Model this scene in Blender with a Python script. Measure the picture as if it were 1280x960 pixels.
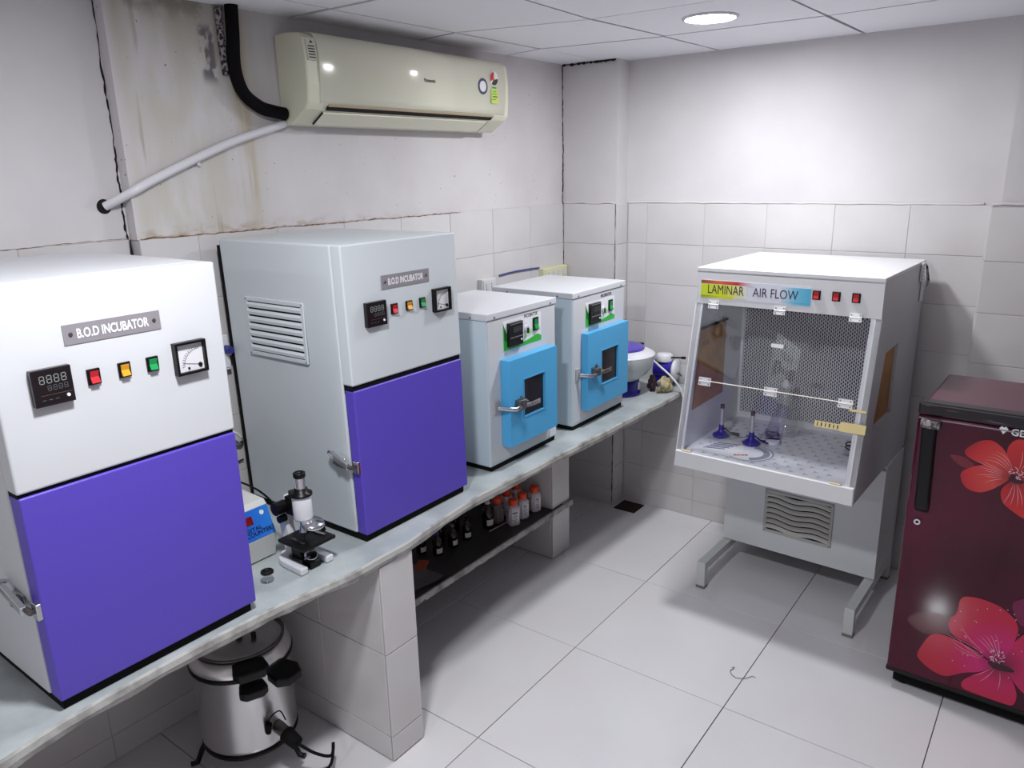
import bpy, math, random
from mathutils import Vector, Matrix, Euler
random.seed(7)
for o in list(bpy.data.objects): bpy.data.objects.remove(o)
SC = bpy.context.scene; COL = SC.collection; PI = math.pi

# ------------------------------------------------------------------ camera
F_PX, YAW, PITCH, ROLL = 952.95, -.6463, .2721, -.0239
_fw = Vector((math.sin(YAW)*math.cos(PITCH), math.cos(YAW)*math.cos(PITCH), -math.sin(PITCH)))
_rt = Vector((math.cos(YAW), -math.sin(YAW), 0)); _up = _rt.cross(_fw)
_r2 = _rt*math.cos(ROLL) + _up*math.sin(ROLL); _u2 = -_rt*math.sin(ROLL) + _up*math.cos(ROLL)
cd = bpy.data.cameras.new('camera'); cam = bpy.data.objects.new('camera', cd); COL.objects.link(cam)
cd.sensor_width = 36; cd.lens = 36*F_PX/1280; cd.clip_start = .02
Mx = Matrix((_r2, _u2, -_fw)).transposed().to_4x4(); Mx.translation = Vector((2.2282, 0, 1.7924)); cam.matrix_world = Mx
SC.camera = cam
# ------------------------------------------------------------------ world, exposure
w = bpy.data.worlds.new('world'); SC.world = w; w.use_nodes = True
w.node_tree.nodes['Background'].inputs[0].default_value = (.75, .8, 1, 1); w.node_tree.nodes['Background'].inputs[1].default_value = .2
SC.view_settings.view_transform = 'Standard'; SC.view_settings.look = 'None'
SC.view_settings.gamma = 1; SC.view_settings.exposure = 0.3
try: SC.view_settings.use_curve_mapping = False
except Exception: pass
LAMPS = [(1.05, 2.77, 240.0), (1.26, .70, 320.0), (1.36, -2.15, 350.0)]     # x, y, strength

# ------------------------------------------------------------------ materials
def lin(c):
    return tuple(((v/255)/12.92 if v/255 <= .04045 else ((v/255+.055)/1.055)**2.4) for v in c) + (1,)
MATS = {}
def mat(name, col, rough=.5, metal=0, col2=None, nscale=8, nstretch=(1,1,1), bump=0, bscale=60, spec=.5, trans=0, coat=0, vary=0, lo=.35, hi=.65, emit=0, detail=4):
    """principled; col/col2 are sRGB 0..255 mixed by noise in object space; vary = per-object value jitter"""
    if name in MATS: return MATS[name]
    m = bpy.data.materials.new(name); m.use_nodes = True; nt = m.node_tree; N = nt.nodes; L = nt.links
    b = N['Principled BSDF']; b.inputs['Roughness'].default_value = rough; b.inputs['Metallic'].default_value = metal
    b.inputs['Specular IOR Level'].default_value = spec; b.inputs['Transmission Weight'].default_value = trans
    b.inputs['Coat Weight'].default_value = coat; b.inputs['Coat Roughness'].default_value = .05
    b.inputs['Base Color'].default_value = lin(col)
    tc = N.new('ShaderNodeTexCoord'); mp = N.new('ShaderNodeMapping'); mp.inputs['Scale'].default_value = nstretch
    L.new(tc.outputs['Object'], mp.inputs['Vector'])
    out = None
    if col2 is not None:
        no = N.new('ShaderNodeTexNoise'); no.inputs['Scale'].default_value = nscale; no.inputs['Detail'].default_value = detail
        L.new(mp.outputs[0], no.inputs['Vector'])
        mr = N.new('ShaderNodeMapRange'); mr.inputs[1].default_value = lo; mr.inputs[2].default_value = hi
        L.new(no.outputs['Fac'], mr.inputs[0])
        mx = N.new('ShaderNodeMix'); mx.data_type = 'RGBA'; mx.inputs[6].default_value = lin(col); mx.inputs[7].default_value = lin(col2)
        L.new(mr.outputs[0], mx.inputs[0]); out = mx.outputs[2]
    if vary:
        oi = N.new('ShaderNodeObjectInfo'); hs = N.new('ShaderNodeHueSaturation')
        mr2 = N.new('ShaderNodeMapRange'); mr2.inputs[3].default_value = 1-vary; mr2.inputs[4].default_value = 1+vary*.4
        L.new(oi.outputs['Random'], mr2.inputs[0]); L.new(mr2.outputs[0], hs.inputs['Value'])
        if out: L.new(out, hs.inputs['Color'])
        else: hs.inputs['Color'].default_value = lin(col)
        out = hs.outputs[0]
    if out: L.new(out, b.inputs['Base Color'])
    if bump:
        nb = N.new('ShaderNodeTexNoise'); nb.inputs['Scale'].default_value = bscale; nb.inputs['Detail'].default_value = 3
        L.new(tc.outputs['Object'], nb.inputs['Vector'])
        bp = N.new('ShaderNodeBump'); bp.inputs['Strength'].default_value = bump; bp.inputs['Distance'].default_value = .004
        L.new(nb.outputs['Fac'], bp.inputs['Height']); L.new(bp.outputs[0], b.inputs['Normal'])
    if emit:
        b.inputs['Emission Color'].default_value = lin(col); b.inputs['Emission Strength'].default_value = emit
    MATS[name] = m; return m

def grad_mat(name, stops, axis='X', rough=.45, lo=0, hi=1, radial=None):
    """printed colour gradient in object space"""
    if name in MATS: return MATS[name]
    m = bpy.data.materials.new(name); m.use_nodes = True; nt = m.node_tree; N = nt.nodes; L = nt.links
    b = N['Principled BSDF']; b.inputs['Roughness'].default_value = rough
    tc = N.new('ShaderNodeTexCoord'); mr = N.new('ShaderNodeMapRange'); mr.inputs[1].default_value = lo; mr.inputs[2].default_value = hi
    if radial:
        vd = N.new('ShaderNodeVectorMath'); vd.operation = 'DISTANCE'; vd.inputs[1].default_value = radial
        L.new(tc.outputs['Object'], vd.inputs[0]); L.new(vd.outputs['Value'], mr.inputs[0])
    else:
        sp = N.new('ShaderNodeSeparateXYZ'); L.new(tc.outputs['Object'], sp.inputs[0]); L.new(sp.outputs[axis], mr.inputs[0])
    cr = N.new('ShaderNodeValToRGB'); L.new(mr.outputs[0], cr.inputs[0])
    e = cr.color_ramp.elements
    e[0].position = stops[0][0]; e[0].color = lin(stops[0][1]); e[1].position = stops[-1][0]; e[1].color = lin(stops[-1][1])
    for p, c in stops[1:-1]: k = e.new(p); k.color = lin(c)
    L.new(cr.outputs[0], b.inputs['Base Color']); MATS[name] = m; return m

def glass_mat(name, tint=(1,1,1), gloss=.12, rough=.02):
    m = bpy.data.materials.new(name); m.use_nodes = True; nt = m.node_tree; N = nt.nodes; L = nt.links
    N.remove(N['Principled BSDF']); o = N['Material Output']
    t = N.new('ShaderNodeBsdfTransparent'); t.inputs[0].default_value = (*tint, 1)
    g = N.new('ShaderNodeBsdfGlossy'); g.inputs['Roughness'].default_value = rough
    ge = N.new('ShaderNodeNewGeometry'); dt = N.new('ShaderNodeVectorMath'); dt.operation = 'DOT_PRODUCT'
    L.new(ge.outputs['Normal'], dt.inputs[0]); L.new(ge.outputs['Incoming'], dt.inputs[1])
    def mth(op, a, c=None, d=None):
        k = N.new('ShaderNodeMath'); k.operation = op
        for i_, q in enumerate((a, c, d)):
            if q is None: continue
            if isinstance(q, (int, float)): k.inputs[i_].default_value = q
            else: L.new(q, k.inputs[i_])
        return k.outputs[0]
    f5 = mth('POWER', mth('SUBTRACT', 1.0, mth('ABSOLUTE', dt.outputs['Value'])), 5.0)      # Schlick
    fac = mth('MULTIPLY_ADD', f5, .9, .04+gloss*.2)
    mx = N.new('ShaderNodeMixShader'); L.new(fac, mx.inputs[0])
    L.new(t.outputs[0], mx.inputs[1]); L.new(g.outputs[0], mx.inputs[2]); L.new(mx.outputs[0], o.inputs[0])
    MATS[name] = m; return m

# ------------------------------------------------------------------ mesh builder
class MB:
    def __init__(s): s.v = []; s.f = []; s.sm = []
    def add(s, vs, fs, smooth=False):
        k = len(s.v); s.v += [tuple(p) for p in vs]; s.f += [tuple(i+k for i in f) for f in fs]; s.sm += [smooth]*len(fs); return s
    def box(s, x0, x1, y0, y1, z0, z1):
        return s.add([(x0,y0,z0),(x1,y0,z0),(x1,y1,z0),(x0,y1,z0),(x0,y0,z1),(x1,y0,z1),(x1,y1,z1),(x0,y1,z1)],
                     [(0,3,2,1),(4,5,6,7),(0,1,5,4),(1,2,6,5),(2,3,7,6),(3,0,4,7)])
    def obox(s, c, u, v, n, a, b, d):
        c, u, v, n = map(Vector, (c, u, v, n)); P = []
        for k in (-1, 1):
            for (i, j) in ((-1,-1),(1,-1),(1,1),(-1,1)): P.append(c + u*(i*a/2) + v*(j*b/2) + n*(k*d/2))
        return s.add(P, [(0,3,2,1),(4,5,6,7),(0,1,5,4),(1,2,6,5),(2,3,7,6),(3,0,4,7)])
    def cyl(s, p0, p1, r0, r1=None, n=20, caps=True, smooth=True):
        r1 = r0 if r1 is None else r1; p0, p1 = Vector(p0), Vector(p1); d = (p1-p0).normalized()
        a = d.orthogonal().normalized(); b = d.cross(a)
        ring = lambda p, r: [p + a*(r*math.cos(2*PI*i/n)) + b*(r*math.sin(2*PI*i/n)) for i in range(n)]
        s.add(ring(p0, r0)+ring(p1, r1), [(i, (i+1)%n, n+(i+1)%n, n+i) for i in range(n)], smooth)
        if caps:
            s.add(ring(p0, r0), [tuple(range(n))[::-1]]); s.add(ring(p1, r1), [tuple(range(n))])
        return s
    def lathe(s, prof, c=(0,0,0), ax=(0,0,1), n=28, smooth=True):
        c = Vector(c); d = Vector(ax).normalized(); a = d.orthogonal().normalized(); b = d.cross(a); V = []; Fc = []
        for r, h in prof:
            for i in range(n): V.append(c + d*h + a*(r*math.cos(2*PI*i/n)) + b*(r*math.sin(2*PI*i/n)))
        for k in range(len(prof)-1):
            for i in range(n): Fc.append((k*n+i, k*n+(i+1)%n, (k+1)*n+(i+1)%n, (k+1)*n+i))
        return s.add(V, Fc, smooth)
    def tube(s, pts, r, n=8, caps=True, sub=0):
        pts = [Vector(p) for p in pts]
        if sub:
            q = []
            for i in range(len(pts)-1):
                p0 = pts[max(i-1,0)]; p1 = pts[i]; p2 = pts[i+1]; p3 = pts[min(i+2,len(pts)-1)]
                for k in range(sub):
                    t = k/sub; q.append(.5*((2*p1)+(p2-p0)*t+(2*p0-5*p1+4*p2-p3)*t*t+(3*p1-p0-3*p2+p3)*t**3))
            pts = q+[pts[-1]]
        m = len(pts); rs = r if isinstance(r, (list, tuple)) else [r]*m
        V = []; a = None
        for i, p in enumerate(pts):
            d = (pts[min(i+1,m-1)]-pts[max(i-1,0)]).normalized()
            a = d.orthogonal().normalized() if a is None else (a-d*a.dot(d)).normalized()
            b = d.cross(a)
            V += [p + a*(rs[i]*math.cos(2*PI*k/n)) + b*(rs[i]*math.sin(2*PI*k/n)) for k in range(n)]
        Fc = [(i*n+k, i*n+(k+1)%n, (i+1)*n+(k+1)%n, (i+1)*n+k) for i in range(m-1) for k in range(n)]
        s.add(V, Fc, True)
        if caps: s.add(V[:n], [tuple(range(n))[::-1]]); s.add(V[-n:], [tuple(range(n))])
        return s
    def prism(s, pts, off, smooth=False):
        """closed polygon of 3D points extruded by vector off"""
        n = len(pts); off = Vector(off); P = [Vector(p) for p in pts]
        return s.add(P+[p+off for p in P], [tuple(range(n))[::-1], tuple(range(n, 2*n))]+[(i, (i+1)%n, n+(i+1)%n, n+i) for i in range(n)], smooth)
    def grid(s, fn, nu, nv, smooth=True, flip=False):
        V = [fn(i/nu, j/nv) for j in range(nv+1) for i in range(nu+1)]
        Fc = [(j*(nu+1)+i, j*(nu+1)+i+1, (j+1)*(nu+1)+i+1, (j+1)*(nu+1)+i) for j in range(nv) for i in range(nu)]
        if flip: Fc = [f[::-1] for f in Fc]
        return s.add(V, Fc, smooth)
    def sphere(s, c, r, n=16, sc=(1,1,1)):
        c = Vector(c)
        return s.grid(lambda u, v: c + Vector((sc[0]*r*math.cos(2*PI*u)*math.sin(PI*v), sc[1]*r*math.sin(2*PI*u)*math.sin(PI*v), -sc[2]*r*math.cos(PI*v))), n, n//2)
    def mesh(s, name, m):
        me = bpy.data.meshes.new(name); me.from_pydata(s.v, [], s.f); me.polygons.foreach_set('use_smooth', s.sm)
        if m: me.materials.append(m)
        me.update(); return me
    def build(s, name, m, parent=None, bevel=0, seg=2, weld=False, recalc=True):
        me = s.mesh(name, m)
        if recalc or weld:
            import bmesh
            bm = bmesh.new(); bm.from_mesh(me)
            if weld: bmesh.ops.remove_doubles(bm, verts=bm.verts, dist=1e-5)
            bmesh.ops.recalc_face_normals(bm, faces=bm.faces); bm.to_mesh(me); bm.free()
        o = bpy.data.objects.new(name, me); COL.objects.link(o)
        if parent: o.parent = parent
        if bevel:
            b = o.modifiers.new('bevel', 'BEVEL'); b.width = bevel; b.segments = seg; b.limit_method = 'ANGLE'; b.harden_normals = False
        return o
def tag(o, label=None, cat=None, group=None, kind=None):
    if label: o['label'] = label
    if cat: o['category'] = cat
    if group: o['group'] = group
    if kind: o['kind'] = kind
    return o
def thing(name, label, cat, loc=(0,0,0), rz=0, group=None):
    o = bpy.data.objects.new(name, None); COL.objects.link(o); o.location = loc; o.rotation_euler = (0,0,rz); o.empty_display_size = .05
    return tag(o, label, cat, group)
def struct(name): 
    o = bpy.data.objects.new(name, None); COL.objects.link(o); return tag(o, kind='structure')
def text_mesh(s, c, u, v, width, height, m, parent, name='lettering', ext=.0006, weight=0, label=None, shear=0):
    cu = bpy.data.curves.new('t', 'FONT'); cu.body = s; cu.size = 1; cu.offset = weight; cu.resolution_u = 3
    ob = bpy.data.objects.new('t', cu); COL.objects.link(ob); bpy.context.view_layer.update()
    me0 = ob.to_mesh(); V = [tuple(p.co) for p in me0.vertices]; Fc = [tuple(p.vertices) for p in me0.polygons]; ob.to_mesh_clear()
    bpy.data.objects.remove(ob); bpy.data.curves.remove(cu)
    x0 = min(p[0] for p in V); x1 = max(p[0] for p in V); y0 = min(p[1] for p in V); y1 = max(p[1] for p in V)
    u, v, c = Vector(u), Vector(v), Vector(c); n = u.cross(v)
    P = [c + u*(((p[0]-x0)/(x1-x0)-.5)*width) + v*(((p[1]-y0)/(y1-y0)-.5)*height) + n*ext for p in V]
    b = MB(); b.add(P, Fc); o = b.build(name, m, parent, recalc=False)
    if label: o['label'] = label
    return o
SEG = {'8': 'abcdefg', '2': 'abged', '0': 'abcdef'}
def seg7(b, s, c, u, v, w, h, t, ext):
    c, u, v = Vector(c), Vector(u), Vector(v); n = u.cross(v); N_ = len(s); pitch = w/N_
    for i, ch in enumerate(s):
        o = c + u*((i+.5)*pitch - w/2); a = pitch*.6; hh = h/2
        D = dict(a=(0, hh, 1), d=(0, -hh, 1), g=(0, 0, 1), b=(a/2, hh/2, 0), c=(a/2, -hh/2, 0), f=(-a/2, hh/2, 0), e=(-a/2, -hh/2, 0))
        for k in SEG[ch]:
            dx, dy, hz = D[k]; b.obox(o+u*dx+v*dy+n*ext, u, v, n, a*.8 if hz else t, t if hz else hh*.8, .0004)

X, Y, Z = (1,0,0), (0,1,0), (0,0,1)
# palette
M_PL = mat('plaster', (206,203,205), .8, col2=(199,195,198), nscale=3, bump=.25, bscale=25)
M_GROUT = mat('grout', (196,193,196), .9, col2=(180,176,178), nscale=12)
M_TILE = mat('glazed_wall_tile', (206,203,204), .16, vary=.02, col2=(201,197,198), nscale=4)
M_FLOOR = mat('vitrified_floor_tile', (218,216,219), .10, vary=.02, col2=(215,212,215), nscale=3)
M_FGROUT = mat('floor_joint', (70,66,68), .9)
M_CEIL = mat('ceiling_board', (236,235,240), .75, bump=.1, bscale=80, vary=.04)
M_DARK = mat('dark_void', (12,10,14), .9)
M_STONE = mat('counter_stone', (178,184,186), .4, col2=(146,153,156), nscale=7, bump=.35, bscale=40, detail=8, lo=.3, hi=.7)
M_ROUGH = mat('rough_stone_edge', (172,171,168), .85, col2=(112,108,106), nscale=16, bump=.3, bscale=110, detail=10, lo=.45, hi=.72)
M_WHITE = mat('white_powder_coat', (203,204,209), .38, col2=(199,200,205), nscale=2)
M_GREYW = mat('grey_white_panel', (202,207,212), .38, col2=(195,201,206), nscale=2)
M_PURPLE = mat('violet_enamel', (86,68,182), .42, bump=.12, bscale=350)
M_BLUE = mat('sky_blue_enamel', (76,164,216), .36)
M_PALEB = mat('pale_blue_panel', (192,206,216), .35)
M_BLACK = mat('black_plastic', (9,7,10), .38, spec=.3)
M_RUB = mat('black_rubber', (11,9,11), .8, spec=.2)
M_CHROME = mat('chrome', (205,205,210), .16, metal=1)
M_STEEL = mat('polished_steel', (228,226,228), .27, metal=1, bump=.05, bscale=8)
M_BRASSY = mat('dull_metal', (120,116,114), .35, metal=.9)
M_PLATE = mat('brushed_nameplate', (142,137,144), .45, metal=.15)
M_WTXT = mat('white_print', (232,230,234), .5)
M_BTXT = mat('black_print', (24,22,30), .5)
M_RED = mat('red_rocker', (186,28,38), .3); M_AMB = mat('amber_rocker', (214,150,30), .3); M_GRN = mat('green_rocker', (18,140,74), .3)
M_PAPER = mat('white_paper', (228,228,234), .6)
M_GLASS = glass_mat('clear_acrylic', (.985,.99,1), .05)
M_GL2 = glass_mat('clear_glass', (.95,.96,.965), .7)
M_SEG = mat('display_digits', (120,124,122), .5, emit=.12); M_SEG2 = mat('display_digits_dim', (80,82,84), .5, emit=.06)
M_CARD = mat('brown_cardboard', (184,138,92), .85, col2=(164,118,74), nscale=10, bump=.2)
M_BLUEP = mat('blue_plastic', (38,26,140), .32)

# ================================================================== ROOM
YB, YC, ZC, ZT = 3.543, 3.43, 2.296, 1.624
XR, YN = 3.1, -3.0     # walls behind and to the right of the viewer

def tile_mesh(du, dv, key, m, t=.006, ch=.0012, cache={}):
    k = (round(du,3), round(dv,3), key)
    if k not in cache:
        b = MB(); u, v = du/2, dv/2
        b.add([(-u,-v,0),(u,-v,0),(u,v,0),(-u,v,0),(-u,-v,t-ch),(u,-v,t-ch),(u,v,t-ch),(-u,v,t-ch),(-u+ch,-v+ch,t),(u-ch,-v+ch,t),(u-ch,v-ch,t),(-u+ch,v-ch,t)],
              [(0,1,5,4),(1,2,6,5),(2,3,7,6),(3,0,4,7),(4,5,9,8),(5,6,10,9),(6,7,11,10),(7,4,8,11),(8,9,10,11)])
        cache[k] = b.mesh(key, m)
    return cache[k]
def tile_field(parent, origin, u, v, ucuts, vcuts, m=None, name='wall_tile', gap=.002, t=.006, skip=None, jit=.0004):
    m = m or M_TILE; u, v, origin = Vector(u), Vector(v), Vector(origin); n = u.cross(v); R = Matrix((u, v, n)).transposed().to_4x4()
    for i in range(len(ucuts)-1):
        for j in range(len(vcuts)-1):
            a0, a1, b0, b1 = ucuts[i], ucuts[i+1], vcuts[j], vcuts[j+1]
            if skip and skip((a0+a1)/2, (b0+b1)/2): continue
            o = bpy.data.objects.new(name, tile_mesh(a1-a0-gap, b1-b0-gap, name, m, t)); COL.objects.link(o); o.parent = parent
            T = R.copy(); T.translation = origin + u*((a0+a1)/2) + v*((b0+b1)/2) + n*random.uniform(-jit, jit)
            o.matrix_local = T @ Euler((random.uniform(-1,1)*.0012, random.uniform(-1,1)*.0012, 0)).to_matrix().to_4x4()
VROWS = [0, .09] + [round(ZT-.2*k, 3) for k in range(7, -1, -1)]      # skirting row, then 0.2 m courses
VROWS = [0, .09, .224, .424, .624, .824, 1.024, 1.224, 1.424, 1.624]

# ---- stained plaster of the left wall
def stained_plaster():
    m = bpy.data.materials.new('stained_plaster'); m.use_nodes = True; nt = m.node_tree; N = nt.nodes; L = nt.links
    b = N['Principled BSDF']; b.inputs['Roughness'].default_value = .8
    tc = N.new('ShaderNodeTexCoord'); sp = N.new('ShaderNodeSeparateXYZ'); L.new(tc.outputs['Object'], sp.inputs[0])
    def rng(src, a, c, d=0, e=1):
        r = N.new('ShaderNodeMapRange'); r.interpolation_type = 'SMOOTHSTEP'; r.inputs[1].default_value = a; r.inputs[2].default_value = c; r.inputs[3].default_value = d; r.inputs[4].default_value = e
        L.new(src, r.inputs[0]); return r.outputs[0]
    def mul(p, q):
        k = N.new('ShaderNodeMath'); k.operation = 'MULTIPLY'
        for i, s in enumerate((p, q)):
            if isinstance(s, float): k.inputs[i].default_value = s
            else: L.new(s, k.inputs[i])
        return k.outputs[0]
    def noise(scale, st, det=5):
        mp = N.new('ShaderNodeMapping'); mp.inputs['Scale'].default_value = st; L.new(tc.outputs['Object'], mp.inputs[0])
        n = N.new('ShaderNodeTexNoise'); n.inputs['Scale'].default_value = scale; n.inputs['Detail'].default_value = det; L.new(mp.outputs[0], n.inputs[0]); return n.outputs['Fac']
    def mix(f, c0, c1):
        k = N.new('ShaderNodeMix'); k.data_type = 'RGBA'; L.new(f, k.inputs[0])
        if isinstance(c0, tuple): k.inputs[6].default_value = c0
        else: L.new(c0, k.inputs[6])
        k.inputs[7].default_value = c1; return k.outputs[2]
    c = mix(rng(noise(3, (1,1,1)), .35, .65), lin((206,202,204)), lin((199,194,197)))
    zone = mul(rng(sp.outputs['Y'], 1.15, 1.19), rng(sp.outputs['Y'], 1.72, 1.50))            # damp bay beside the cooler
    c = mix(mul(mul(zone, rng(noise(9, (1,1,.35)), .38, .62)), .7), c, lin((186,182,170)))
    top = rng(sp.outputs['Z'], 1.85, 2.3)
    c = mix(mul(mul(mul(zone, top), rng(noise(6, (1,1,.3)), .3, .6)), .75), c, lin((168,162,146)))
    c = mix(mul(mul(zone, rng(noise(22, (1,1,.05)), .60, .68)), .55), c, lin((150,140,118)))     # run marks
    rust = mul(rng(sp.outputs['Y'], 1.52, 1.545), rng(sp.outputs['Y'], 1.60, 1.575))
    c = mix(mul(mul(rust, rng(noise(16, (1,1,.12)), .38, .55)), .55), c, lin((172,150,112)))
    c = mix(mul(mul(rng(sp.outputs['Z'], 1.665, 1.63), rng(sp.outputs['Y'], 2.6, 1.3)), mul(rng(noise(14, (1,1,2)), .45, .6), .6)), c, lin((160,130,104)))
    # mould blot
    k = mul(mul(rng(sp.outputs['Y'], 1.425, 1.445), rng(sp.outputs['Y'], 1.495, 1.475)), mul(rng(sp.outputs['Z'], 2.06, 2.10), rng(sp.outputs['Z'], 2.25, 2.22)))
    c = mix(mul(mul(k, rng(noise(24, (1,1,.6)), .42, .5)), .8), c, lin((82,78,90)))
    k = mul(mul(rng(sp.outputs['Y'], 1.17, 1.2), rng(sp.outputs['Y'], 1.56, 1.5)), rng(sp.outputs['Z'], 2.22, 2.29))
    c = mix(mul(mul(k, rng(noise(16, (1,1,1)), .4, .6)), .6), c, lin((104,98,90)))
    c = mix(rng(noise(75, (1,1,1), 2), .735, .75), c, lin((120,112,112)))                    # specks
    L.new(c, b.inputs['Base Color'])
    bp = N.new('ShaderNodeBump'); bp.inputs['Strength'].default_value = .35; bp.inputs['Distance'].default_value = .004
    L.new(noise(20, (1,1,1)), bp.inputs['Height']); L.new(bp.outputs[0], b.inputs['Normal']); return m
M_STAIN = stained_plaster()

wl = struct('wall_left')
RX = -.045                                             # recessed stretch nearer the viewer
b = MB(); b.box(-.2, 0, 1.155, YB+.15, ZT, ZC+.02); b.build('plaster', M_STAIN, wl)
b = MB(); b.box(-.2, .0035, 1.158, YB+.15, -.02, ZT); b.build('grout_bed', M_GROUT, wl)
b = MB(); b.box(-.2, RX, YN, 1.155, ZT, ZC+.02); b.build('plaster', M_PL, wl)
b = MB(); b.box(-.2, RX+.0035, YN, 1.155, -.02, ZT); b.build('grout_bed', M_GROUT, wl)
UY = [1.157, 1.345, 1.64, 1.937, 2.234, 2.531, 2.828, 3.125, 3.424]
tile_field(wl, (0,0,0), Y, Z, UY, VROWS)
UY2 = [-.95, -.65, -.35, -.05, .25, .55, .85, 1.149]
tile_field(wl, (RX,0,0), Y, Z, UY2, VROWS)
def crack(pts, r, name, parent, m=None, n=60, jit=.003, axis=(0,1,0), flat=(1,0,0)):
    """thin ragged dark line lying on a wall"""
    pts = [Vector(p) for p in pts]; ax = Vector(axis); V = []; Fc = []
    tot = len(pts)-1; off = 0
    for i in range(n+1):
        t = i/n*tot; k = min(int(t), tot-1); p = pts[k].lerp(pts[k+1], t-k)
        off = off*.7+random.uniform(-jit, jit); rr = r*random.uniform(.35, 1.5)
        V += [p+ax*(off-rr), p+ax*(off+rr)]
    for i in range(n): Fc.append((2*i, 2*i+1, 2*i+3, 2*i+2))
    b = MB(); b.add(V, Fc); return b.build(name, m or M_DARK, parent, recalc=False)
crack([(RX+.001,1.1535,ZC),(RX+.001,1.151,1.9),(RX+.001,1.149,ZT-.02)], .0028, 'crack', wl, jit=.0022)
crack([(RX+.008,1.1515,ZT),(RX+.008,1.1515,1.2),(RX+.008,1.1515,.8)], .003, 'crack', wl, jit=.0005, n=20)
M_RUSTY = mat('rusty_joint', (150,118,88), .9, col2=(96,74,60), nscale=40)
crack([(.0072,1.16,ZT+.002),(.0072,1.8,ZT+.003),(.0072,2.6,ZT+.001)], .0016, 'crack', wl, M_RUSTY, 120, .002, (0,0,1))
crack([(RX+.0072,.3,ZT+.002),(RX+.0072,1.15,ZT+.003)], .001, 'crack', wl, M_RUSTY, 60, .0015, (0,0,1))

wb = struct('wall_back')
b = MB(); b.box(-.2, XR+.2, YB, YB+.2, ZT, ZC+.02); b.box(0, .318, YC, YB, ZT, ZC+.02); b.box(1.947, XR, YC+.012, YB, ZT, ZC+.02); b.build('plaster', M_PL, wb)
b = MB(); b.box(-.2, XR+.2, YB-.0035, YB+.2, -.02, ZT); b.box(0, .3195, YC-.0035, YB, -.02, ZT); b.box(1.916, XR, YC-.0035, YB, -.02, ZT); b.build('grout_bed', M_GROUT, wb)
UX = [.326, .434, .737, 1.035, 1.33, 1.624, 1.91]
tile_field(wb, (0,YB,0), X, Z, UX, VROWS)
tile_field(wb, (0,YC,0), X, Z, [.008, .318], VROWS)
tile_field(wb, (.318,0,0), Y, Z, [YC+.002, YB-.008], VROWS)
tile_field(wb, (0,YC,0), X, Z, [1.916, 2.21, 2.51, 2.81, 3.1], [v-.004 if v > .1 else v for v in VROWS])
tile_field(wb, (1.916,0,0), (0,-1,0), Z, [-YB+.008, -YC-.002], VROWS)
crack([(.004,YC-.001,ZC),(.004,YC-.001,1.9),(.006,YC-.0072,ZT),(.006,YC-.0072,1.25)], .0026, 'crack', wb, jit=.0018, axis=(1,0,0), n=90)
crack([(.3165,YC-.0075,ZT),(.3165,YC-.0075,1.1)], .0014, 'crack', wb, jit=.0004, axis=(1,0,0), n=30)
crack([(.3165,YC-.0075,.7),(.3165,YC-.0075,0.02)], .0022, 'crack', wb, jit=.0006, axis=(1,0,0), n=30)
crack([(.01,YC-.008,ZC-.004),(.31,YC-.008,ZC-.004)], .005, 'crack', wb, jit=.001, axis=(0,0,1), n=40)
# beads of plaster where it meets the tiles
b = MB(); b.tube([(x, YB-.004+random.uniform(-.0015,.0015), ZT+.003+random.uniform(-.002,.002)) for x in [.33+.05*i for i in range(32)]], .005, 6); b.build('plaster_bead', M_PL, wb)
b = MB(); b.tube([(x, YC-.003+random.uniform(-.002,.002), ZT+.004+random.uniform(-.003,.003)) for x in [.01+.03*i for i in range(11)]], .0045, 6)
b.tube([(x, YC-.002+random.uniform(-.003,.003), ZT+.006+random.uniform(-.004,.004)) for x in [1.92+.04*i for i in range(30)]], .006, 6); b.build('plaster_bead', M_PL, wb)

wr = struct('wall_right'); b = MB(); b.box(XR, XR+.2, YN, YB+.2, -.02, ZC+.02); b.build('plaster', mat('far_plaster', (184,181,181), .85, col2=(176,172,172), nscale=3), wr)
wn = struct('wall_near'); b = MB(); b.box(-.2, XR+.2, YN-.2, YN, -.02, ZC+.02); b.build('plaster', MATS['far_plaster'], wn)

fl = struct('floor')
b = MB(); b.box(-.2, XR+.2, YN-.2, YB+.2, -.06, -.006); b.build('mortar_bed', M_FGROUT, fl)
FX0, FY0 = .8482, 1.5971
UXF = [-.045, FX0-.6, FX0, FX0+.6, FX0+1.2, FX0+1.8, XR]; UYF = [YN]+[round(FY0+.6*k, 4) for k in range(-7, 4)]+[YB]
tile_field(fl, (0,0,-.006), X, Y, UXF, UYF, M_FLOOR, 'floor_tile', gap=.0028, jit=.0003, skip=None)
# floor drain
dr = MB(); dr.box(.345, .47, 3.395, 3.515, .0005, .003); d_ = dr.build('floor_drain', mat('drain_dirt', (44,30,28), .9, col2=(22,14,16), nscale=30), None)
tag(d_, 'dark dirty square floor drain in the back corner beside the column', 'drain')
b = MB(); 
for i in range(7): b.box(.352+.016*i, .358+.016*i, 3.402, 3.508, .003, .0042)
b.build('grate_bar', mat('drain_bar', (60,42,38), .8), d_)['kind'] = 'stuff'

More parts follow.
